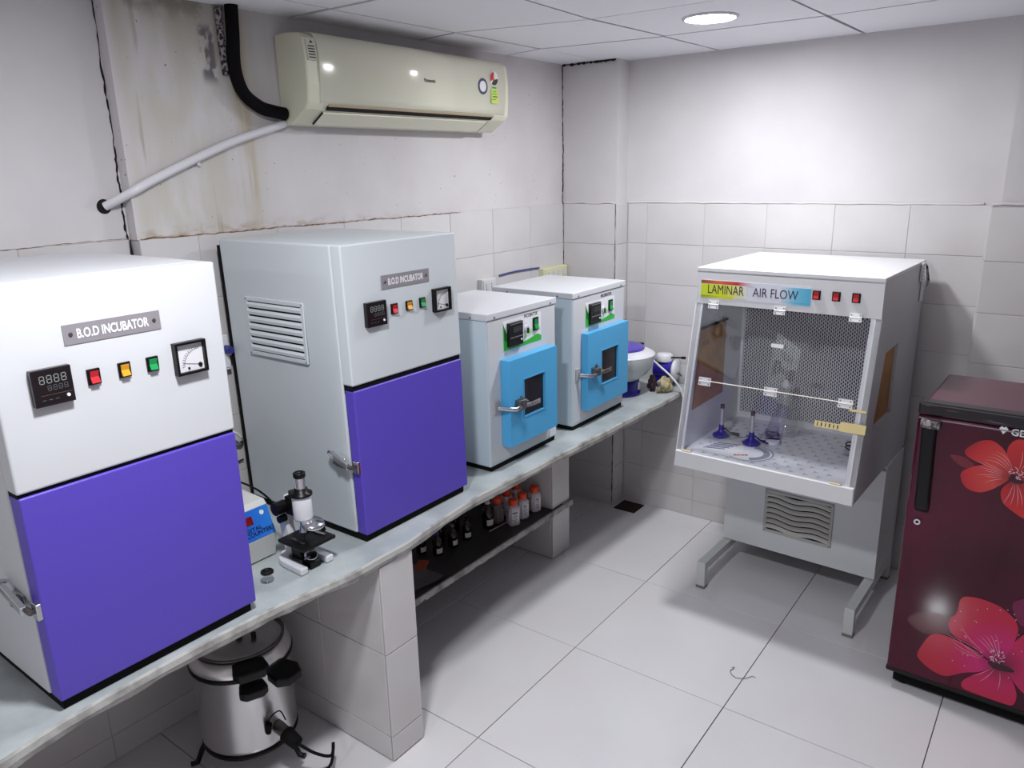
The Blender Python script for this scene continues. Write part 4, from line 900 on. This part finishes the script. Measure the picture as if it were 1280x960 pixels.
for dx, dy, tx, ty in ((.040,.0,.05,0), (.066,.022,.55,.35), (.060,-.022,.4,-.5)):
    d = Vector((tx, ty, -1)).normalized(); p = Vector((dx, dy, .134)); b = MB(); b.cyl(p, p+d*.018, .0105, .0095, 16); ob = b.build('objective', M_CHROME, mi)
    b = MB(); b.cyl(p+d*.018, p+d*.034, .0085, .0055, 16); b.build('objective_tip', M_BLACK, ob)
for s_ in (-1, 1):
    b = MB(); b.cyl((-.028,s_*.048,.172),(-.028,s_*.014,.172), .019, n=22); b.build('coarse_focus_knob', M_BLACK, mi, .002, 1)
    b = MB(); b.cyl((-.030,s_*.036,.136),(-.030,s_*.014,.136), .011, n=18); b.build('fine_focus_knob', M_BLACK, mi)
b = MB(); b.box(-.02,.012,-.018,.018,.15,.205); b.cyl((-.004,0,.2),(-.004,0,.218), .012, n=16); b.build('focus_slide', M_BLACK, mi, .002, 1)
b = MB(); b.cyl((.045,0,.054),(.045,0,.066), .018, n=22); b.build('condenser', M_BLACK, mi)
b = MB(); b.lathe([(.0005,0),(.018,0),(.019,.003),(.017,.005)], (.05,0,.034), (.5,-.2,.8), n=22); b.cyl((.05,-.022,.03),(.05,.022,.03), .003, n=8); mr_ = b.build('mirror', M_CHROME, mi)
b = MB(); b.box(.03,.07,-.018,.018,.0012,.022); b.build('lamp_box', M_BLACK, mi, .002, 1)
# discs
t = thing('dust_cap', 'small black round cap lying on the counter in front of the microscope', 'cap', (.507,1.117,CT)); b = MB(); b.lathe([(.0005,.004),(.012,.004),(.013,.007),(.017,.007),(.018,.005),(.018,.001),(.0005,.001)], n=28); b.build('cap', M_BLACK, t)
t = thing('glass_dish', 'small clear glass dish lying on the counter beside the black cap', 'dish', (.545,1.090,CT)); b = MB(); b.lathe([(.0005,.001),(.017,.001),(.018,.002),(.018,.007),(.0172,.0072)], n=28); b.build('dish', glass_mat('dish_glass', (.7,.72,.74), .5), t)

# ================================================================== COLONY COUNTER BOX
cc_ = thing('colony_counter', 'white digital colony counter with blue sloping front behind the incubator edge', 'colony counter', (.12, 1.08, CT), 0)
P = [(0,.004),(.316,.004),(.330,.076),(.297,.160),(.285,.172),(.0,.180)]
b = MB(); b.prism([(x,-.087,z) for x, z in P], (0,.208,0)); b.build('casing', mat('counter_casing', (206,206,204), .45), cc_, .003, 2)
sv = Vector((.297-.330,0,.160-.076)); sl2 = sv.normalized(); sn2 = Vector((sl2.z,0,-sl2.x)); cm = Vector((.3135,.017,.118))+sn2*.0008
b = MB(); b.obox(cm, Y, sl2, sn2, .203, .086, .001); pn = b.build('front_label', grad_mat('blue_label', [(0,(16,44,160)),(.5,(20,84,196)),(1,(40,124,214))], 'Y', lo=-.1, hi=.12), cc_); pn['label'] = 'blue front label reading DIGITAL COLONY COUNTER'
b = MB(); b.obox(cm+Vector((0,.020,0))+sl2*.014+sn2*.001, Y, sl2, sn2, .046, .024, .002); b.build('red_display', mat('red_window', (120,16,22), .2), pn, .0)
b = MB(); b.cyl(cm+Vector((0,.078,0))+sl2*.026, cm+Vector((0,.078,0))+sl2*.026+sn2*.001, .007, n=16); b.build('round_mark', M_PAPER, pn)
text_mesh('DIGITAL', tuple(cm+Vector((0,.030,0))-sl2*.012+sn2*.0007), Y, sl2, .07, .011, mat('navy_text', (20,24,70), .5), pn, weight=.02)
text_mesh('COLONY COUNTER', tuple(cm+Vector((0,.012,0))-sl2*.026+sn2*.0007), Y, sl2, .165, .013, mat('navy_text', (20,24,70), .5), pn, weight=.03)
b = MB()
for x, y in ((.03,-.06),(.03,.09),(.29,-.06),(.29,.09)): b.cyl((x,y,.0003),(x,y,.005), .012, n=12)
b.build('foot', M_RUB, cc_)

# ================================================================== CENTRIFUGE and neighbours at the far end
ce_ = thing('centrifuge', 'round white centrifuge with violet lid on a blue pedestal, beside the farther small incubator', 'centrifuge', (.472,3.228,CT), 0)
b = MB(); b.lathe([(.0005,.001),(.092,.001),(.094,.008),(.094,.012),(.088,.016),(.086,.075),(.0005,.076)], n=40); b.build('pedestal', mat('centrifuge_blue', (28,14,140), .25), ce_)
b = MB(); b.lathe([(.07,.070),(.085,.078),(.125,.108),(.150,.150),(.160,.192),(.161,.200)], n=48); b.lathe([(.161,.2),(.158,.203),(.0005,.203)], n=48); b.build('bowl', mat('bowl_grey', (196,202,204), .3), ce_)
b = MB(); b.lathe([(.162,.203),(.160,.207),(.14,.217),(.112,.226),(.0005,.227)], n=48); b.build('rim_cover', MW, ce_)
b = MB(); b.lathe([(.108,.227),(.110,.234),(.100,.243),(.06,.249),(.0005,.250)], n=40); ld = b.build('lid', mat('violet_lid', (84,68,170), .3), ce_)
b = MB(); b.obox((.0,-.005,.2505), Y, X, Z, .035, .010, .002); b.build('lid_slot', M_BTXT, ld)
b = MB(); b.tube([(.03,.095,.236),(.045,.118,.232),(.05,.128,.231)], .006, 8); b.build('lid_catch', M_BLACK, ld)
b = MB(); b.obox((.086,.022,.045), Vector((-.25,.97,0)), Z, Vector((.97,.25,0)), .03, .035, .004); b.build('rating_label', M_PAPER, ce_)
mo = thing('motor_unit', 'small blue and white motor unit with black lever, behind the centrifuge', 'lab device', (.60,3.470,CT), .12)
b = MB(); b.cyl((-.06,0,.085),(.035,0,.085), .048, n=28); b.box(-.05,.03,-.04,.04,.0008,.05); b.build('motor_body', M_BLUEP, mo)
b = MB(); b.lathe([(.0005,0),(.052,0),(.056,.008),(.052,.018),(.03,.024),(.0005,.026)], (.035,0,.085), X, n=28); b.build('end_cover', MW, mo)
b = MB(); b.lathe([(.042,.128),(.044,.134),(.040,.160),(.034,.166),(.0005,.168)], (-.015,0,0), n=28); b.build('top_cap', MW, mo)
b = MB(); b.cyl((.02,-.01,.150),(.095,-.02,.158), .004, n=10); b.cyl((.080,-.018,.156),(.10,-.02,.158), .007, n=12); b.build('lever', M_BLACK, mo)
b = MB(); b.cyl((.062,-.01,.075),(.082,-.012,.06), .008, .004, 10); b.build('end_knob', M_BRASSY, mo)
# crumpled bag
def blob(name, c, r, sc, m, seed, amp, label, cat, nn=22):
    rb = random.Random(seed); ph = [(rb.uniform(2,6), rb.uniform(2,6), rb.uniform(0,6), rb.uniform(0,6)) for _ in range(6)]
    def fn(u, v):
        th, p = 2*PI*u, PI*v; k = 1+amp*sum(math.sin(a*th*0+round(a)*th+c1)*math.sin(round(b_)*p+d) for a, b_, c1, d in ph)/2
        return Vector((c[0]+sc[0]*r*k*math.cos(th)*math.sin(p), c[1]+sc[1]*r*k*math.sin(th)*math.sin(p), max(c[2]-sc[2]*r*k*math.cos(p), CT+.001)))
    b = MB(); b.grid(fn, nn*2, nn, smooth=False); o = b.build(name, m, None, weld=True); return tag(o, label, cat)
blob('crumpled_bag', (.645,3.352,CT+.036), .036, (.9,1.15,1.0), mat('tan_bag', (188,176,140), .6, col2=(132,120,92), nscale=30, bump=.5), 4, .30, 'crumpled tan bag at the counter end beside the centrifuge', 'bag')
blob('dark_cloth', (.588,3.328,CT+.040), .022, (.8,.8,1.6), mat('dark_brown_cloth', (46,26,34), .8), 9, .35, 'dark brown crumpled cloth between the centrifuge and the tan bag', 'cloth')
b = MB(); b.tube([(.55,3.385,CT+.155),(.60,3.375,CT+.125),(.66,3.365,CT+.09),(.70,3.37,CT+.05),(.722,3.38,CT+.012),(.732,3.39,CT-.04)], .005, 8, sub=5)
tag(b.build('white_cord', mat('cord_white', (222,220,222), .4), None), 'white cord hanging over the far end of the counter beside the bag', 'cord')

# ================================================================== SOCKETS and cables on the left wall
def socket_box(label, y0, y1, z0, z1, m, x0=.0065, d=.03):
    t = thing('socket_box', label, 'socket', (x0, (y0+y1)/2, (z0+z1)/2)); w_, h_ = y1-y0, z1-z0
    b = MB(); b.obox((d/2,0,0), Y, Z, X, w_, h_, d); b.build('back_box', m, t, .003, 2)
    b = MB(); b.obox((d+.002,0,0), Y, Z, X, w_*.9, h_*.85, .004); fp_ = b.build('face_plate', m, t, .001, 1)
    b = MB(); k = max(1, round(w_/.06))
    for i in range(k): b.obox((d+.006, -w_*.4+(i+.5)*w_*.8/k, h_*.05), Y, Z, X, .02, min(.03,h_*.5), .004)
    b.build('switch', M_WHITE, fp_)
    return t
socket_box('white switch box on the left wall just above the nearer small incubator', 2.70, 2.80, 1.245, 1.318, mat('switch_grey', (206,204,204), .4))
socket_box('long yellowed switch box in the wall corner above the farther small incubator', 3.195, 3.415, 1.235, 1.312, mat('switch_yellow', (214,212,176), .4))
t = socket_box('white socket on the left wall in the gap between the two large incubators', 1.262, 1.385, 1.19, 1.305, mat('switch_white', (216,216,220), .35))
b = MB(); b.cyl((.034,.046,.012),(.062,.046,.012), .014, .012, 14); pg = b.build('plug', mat('blue_plug', (40,44,120), .4), t); pg['label'] = 'dark blue plug'
def cable(label, pts, r, m, name='power_cable'): b = MB(); b.tube(pts, r, 8, sub=5); return tag(b.build(name, m, None), label, 'cable')
cable('blue power cable lying on the wall tiles behind the small incubators', [(.012,2.86,1.318),(.012,2.95,1.322),(.012,3.05,1.322),(.012,3.19,1.318)], .004, mat('blue_cable', (60,70,130), .5))
cable('white cable sagging across the gap between the two large incubators', [(.03,1.19,1.02),(.05,1.28,1.0),(.05,1.353,.983),(.045,1.38,.955),(.02,1.40,.94)], .004, mat('cord_white', (222,220,222), .4))
cable('grey cable looping on the wall tiles behind the two large incubators', [(.012,1.20,.98),(.014,1.30,.945),(.02,1.38,.925),(.016,1.398,.925)], .006, mat('grey_cable', (96,94,98), .5))
cable('black thin cable on the wall tiles above the colony counter', [(.012,1.20,.845),(.014,1.30,.86),(.015,1.36,.862),(.016,1.398,.866)], .0025, M_RUB)
cable('black cable draped over the colony counter towards the microscope', [(.12,.999,.93),(.20,1.10,.935),(.27,1.18,.925),(.33,1.225,.895),(.40,1.235,.86),(.445,1.243,.80),(.435,1.30,.735),(.40,1.36,.724)], .003, M_RUB)

# ================================================================== COOKER under the counter
ck = thing('steel_cooker', 'polished steel pressure cooker with black handles on a black stand under the counter', 'cooker', (.277,1.140,0), 0)
b = MB(); b.lathe([(.001,.088),(.140,.088),(.146,.095),(.147,.105),(.147,.345),(.150,.350),(.150,.356),(.001,.356)], n=56); b.build('body', M_STEEL, ck)
b = MB(); b.lathe([(.148,.350),(.156,.353),(.157,.362),(.150,.366)], n=56); b.build('lid_gasket', M_BLACK, ck)
b = MB(); b.lathe([(.151,.364),(.154,.368),(.150,.378),(.146,.400),(.132,.412),(.128,.407),(.10,.415),(.001,.420)], n=56); li = b.build('lid', M_STEEL, ck)
b = MB(); b.lathe([(.134,.412),(.137,.417),(.130,.419),(.127,.414)], n=48); b.build('lid_groove', M_BRASSY, li)
b = MB(); b.cyl((0,0,.418),(0,0,.450), .014, .010, 16); b.cyl((.05,.02,.416),(.05,.02,.435), .008, n=12); b.build('pressure_valve', M_BLACK, li)
def radial(a, r, z): return Vector((r*math.cos(a), r*math.sin(a), z))
for a in (-.42, PI-.42):
    rd = radial(a, 1, 0); tn = Vector((-math.sin(a), math.cos(a), 0))
    b = MB(); b.prism([radial(a,.13,.380)-tn*.045, radial(a,.185,.384)-tn*.052, radial(a,.205,.382)-tn*.036, radial(a,.205,.382)+tn*.036, radial(a,.185,.384)+tn*.052, radial(a,.13,.380)+tn*.045], (0,0,.030)); h_ = b.build('lid_handle', M_BLACK, ck, .006, 3)
    b = MB()
    for s in (-.018,.018): q = radial(a,.168,.410)+tn*s; b.cyl(q, q+Vector((0,0,.0015)), .004, n=10)
    b.build('screw', M_CHROME, h_)
    b = MB(); b.prism([radial(a,.145,.318)-tn*.035, radial(a,.19,.320)-tn*.042, radial(a,.205,.318)-tn*.025, radial(a,.205,.318)+tn*.025, radial(a,.19,.320)+tn*.042, radial(a,.145,.318)+tn*.035], (0,0,.028)); b.build('body_handle', M_BLACK, ck, .006, 3)
a = .42; rd = radial(a,1,0); tn = Vector((-math.sin(a), math.cos(a), 0))
for da in (.55,):
    aa = .14; r2 = radial(aa,1,0); t2 = Vector((-math.sin(aa), math.cos(aa), 0))
    b = MB(); b.prism([radial(aa,.15,.330)-t2*.04, radial(aa,.20,.326)-t2*.05, radial(aa,.225,.322)-t2*.02, radial(aa,.225,.322)+t2*.03, radial(aa,.19,.326)+t2*.05, radial(aa,.15,.330)+t2*.04], (0,0,.03)); b.build('locking_handle', M_BLACK, ck, .006, 3)
# heater terminal, plug and flex
a = .02; p = radial(a,.146,.150); d = radial(a,1,0)
b = MB(); b.cyl(p, p+d*.045+Vector((0,0,-.006)), .020, .018, 20); tm = b.build('heater_terminal', M_BRASSY, ck)
b = MB(); q = p+d*.04+Vector((0,0,-.008)); b.cyl(q, q+d*.05+Vector((0,0,-.012)), .024, .020, 20); b.build('heater_plug', M_RUB, ck)
b = MB(); b.tube([p+d*.004+Vector((0,-.03,.03)), p+d*.01+Vector((0,-.028,.055)), p+d*.02+Vector((0,.0,.065)), p+d*.03+Vector((0,.01,.03))], .0022, 6, sub=5); b.cyl(p+Vector((.0,-.034,.0)), p+d*.01+Vector((0,-.034,.035)), .009, n=12); b.build('earth_lead', M_RUB, ck)
b = MB(); b.tube([q+d*.05+Vector((0,0,-.012)), q+d*.09+Vector((0,.03,-.05)), q+d*.10+Vector((0,.08,-.09)), q+d*.09+Vector((0,.10,-.06)), q+d*.11+Vector((0,.06,-.115)), q+d*.06+Vector((0,-.01,-.126))], .005, 8, sub=6); b.build('flex', M_RUB, ck)
# stand
b = MB(); b.tube([(.140*math.cos(i*PI/24), .140*math.sin(i*PI/24), .080) for i in range(49)], .008, 8); sd = b.build('stand_ring', M_BLACK, ck)
for aa in (.36, 2.3, 4.22):
    b = MB(); b.tube([radial(aa,.135,.082), radial(aa,.152,.05), radial(aa,.170,.010), radial(aa,.190,.0095)], .0085, 8); b.build('stand_leg', M_BLACK, ck)

# ================================================================== SHELF BOTTLES
SHZ = .2565
M_ORANGE = mat('orange_cap', (226,70,24), .35)
def jar(x, y, rz, label, clear=False, group='orange-capped reagent bottles on the under-counter shelf'):
    t = thing('reagent_bottle', label, 'bottle', (x, y, SHZ), rz, group)
    m = mat('white_hdpe', (206,200,208), .4) if not clear else mat('smoky_hdpe', (110,96,100), .25)
    b = MB(); r = .026
    P = [(r*.62,-r),(r,-r*.62),(r,r*.62),(r*.62,r),(-r*.62,r),(-r,r*.62),(-r,-r*.62),(-r*.62,-r)]
    V = []; rows = [(.95,.001),(1,.005),(1,.078),(.9,.086),(.62,.092),(.6,.097)]
    for s, z in rows: V += [(px*s, py*s, z) for px, py in P]
    b.add(V, [(k_*8+j, k_*8+(j+1)%8, (k_+1)*8+(j+1)%8, (k_+1)*8+j) for k_ in range(5) for j in range(8)]+[tuple(range(8))[::-1], tuple(range(40,48))]); b.build('bottle_body', m, t)
    b = MB(); b.lathe([(.0005,.096),(.0205,.096),(.0215,.098),(.0215,.118),(.019,.121),(.0005,.121)], n=24); b.lathe([(.0175,.09),(.019,.096)], n=24); b.build('screw_cap', M_ORANGE, t)
    b = MB(); b.obox((r+.0004,0,.042), Y, Z, X, .034, .056, .0006); b.obox((0,-r-.0004,.042), X, Z, (0,-1,0), .034, .056, .0006); lb = b.build('bottle_label', M_PAPER if not clear else mat('dim_label', (130,120,124), .6), t)
    b = MB(); rj = random.Random(int(x*1000+y*777))
    for i in range(6):
        b.obox((r+.0009, -.003, .064-.0085*i), Y, Z, X, rj.uniform(.014,.026), .0022 if i else .005, .0003); b.obox((-.003, -r-.0009, .064-.0085*i), X, Z, (0,-1,0), rj.uniform(.014,.026), .0022 if i else .005, .0003)
    b.build('label_print', M_BTXT, lb)
    return t
jar(.322,2.512,-.5,'white orange-capped bottle standing nearest the shelf front edge')
jar(.315,2.592,-.35,'white orange-capped bottle just right of the front one')
jar(.318,2.685,-.3,'white orange-capped bottle nearest the farther tiled pier')
jar(.250,2.490,-.4,'smoky orange-capped bottle left of the white front one', True)
jar(.235,2.580,-.2,'white orange-capped bottle in the second row, behind the front pair')
jar(.225,2.665,-.1,'white orange-capped bottle in the second row, nearest the farther pier')
jar(.150,2.620,.2,'white orange-capped bottle at the back against the wall')
M_AMBER = mat('dark_amber_glass', (34,16,14), .1)
def dark_bottle(x, y, label, cap, lab=True, h=.10, r=.02):
    t = thing('dark_bottle', label, 'bottle', (x, y, SHZ), random.uniform(-.4,.2), 'dark glass bottles on the under-counter shelf')
    b = MB(); b.lathe([(.0005,.001),(r,.001),(r+.001,.004),(r+.001,h*.62),(r*.8,h*.74),(r*.42,h*.82),(r*.42,h*.92),(.0005,h*.92)], n=22); b.build('bottle_body', M_AMBER, t)
    b = MB(); b.lathe([(.0005,h*.90),(r*.5,h*.90),(r*.5,h),(.0005,h*1.01)], n=16); b.build('cap', cap, t)
    if lab: 
        b = MB(); V = []
        for i in range(9):
            a = -.9+1.4*i/8
            for z in (h*.12, h*.34): V.append(((r+.0016)*math.cos(a), (r+.0016)*math.sin(a), z))
        b.add(V, [(2*i, 2*i+2, 2*i+3, 2*i+1) for i in range(8)]); b.build('bottle_label', M_PAPER, t, recalc=False)
dark_bottle(.245,2.425,'dark bottle with a white cap and pale label beside the smoky orange-capped bottle', M_WHITE, True, .125, .024)
dark_bottle(.238,2.285,'dark bottle with small label, rightmost of the row of little bottles', M_BLACK)
dark_bottle(.235,2.195,'dark bottle with small label, second from the right of the little bottles', M_BRASSY)
dark_bottle(.230,2.105,'dark bottle with small label and violet cap, third from the right of the little bottles', mat('violet_cap', (70,50,150), .4))
dark_bottle(.165,2.075,'dark bottle farthest left at the back of the shelf', M_BLACK)
dark_bottle(.160,2.20,'dark bottle at the back behind the row of little bottles', M_BLACK, False)
dark_bottle(.150,2.31,'dark unlabelled bottle at the back near the white-capped bottle', M_BLACK, False)
t = thing('orange_packet', 'flat orange packet lying on the dark shelf', 'packet', (.245,1.99,SHZ), .5); b = MB(); b.box(-.022,.022,-.04,.04,.0008,.008); b.build('packet', mat('orange_packet', (170,76,44), .6), t, .002, 1)
t = thing('plastic_sheet', 'crumpled grey plastic sheet lying on the near end of the shelf', 'sheet', (.27,1.83,SHZ), 0); b = MB(); rs = random.Random(2)
b.grid(lambda u, v: Vector((-.1+.2*u+.01*math.sin(9*v), -.17+.32*v, .003+.004*abs(math.sin(7*u+5*v)))), 12, 18, smooth=False); b.build('sheet', mat('grey_film', (96,92,98), .3), t)
t = thing('glass_rod', 'thin glass rod lying on the dark shelf in front of the small bottles', 'rod', (.285,2.385,SHZ), 0); b = MB(); b.tube([(0,-.002,.004),(.008,.115,.004)], .003, 8); b.build('rod', mat('rod_grey', (170,166,172), .3), t)
# wire scrap on the floor
b = MB(); b.tube([(1.392,2.418,.003),(1.400,2.424,.004),(1.399,2.412,.003),(1.395,2.40,.002),(1.407,2.380,.002),(1.43,2.371,.003),(1.455,2.385,.003),(1.472,2.408,.005),(1.485,2.41,.003)], .0011, 6, sub=5)
tag(b.build('wire_scrap', M_BRASSY, None), 'thin curled wire scrap lying on the floor tiles in front of the flow cabinet', 'wire')
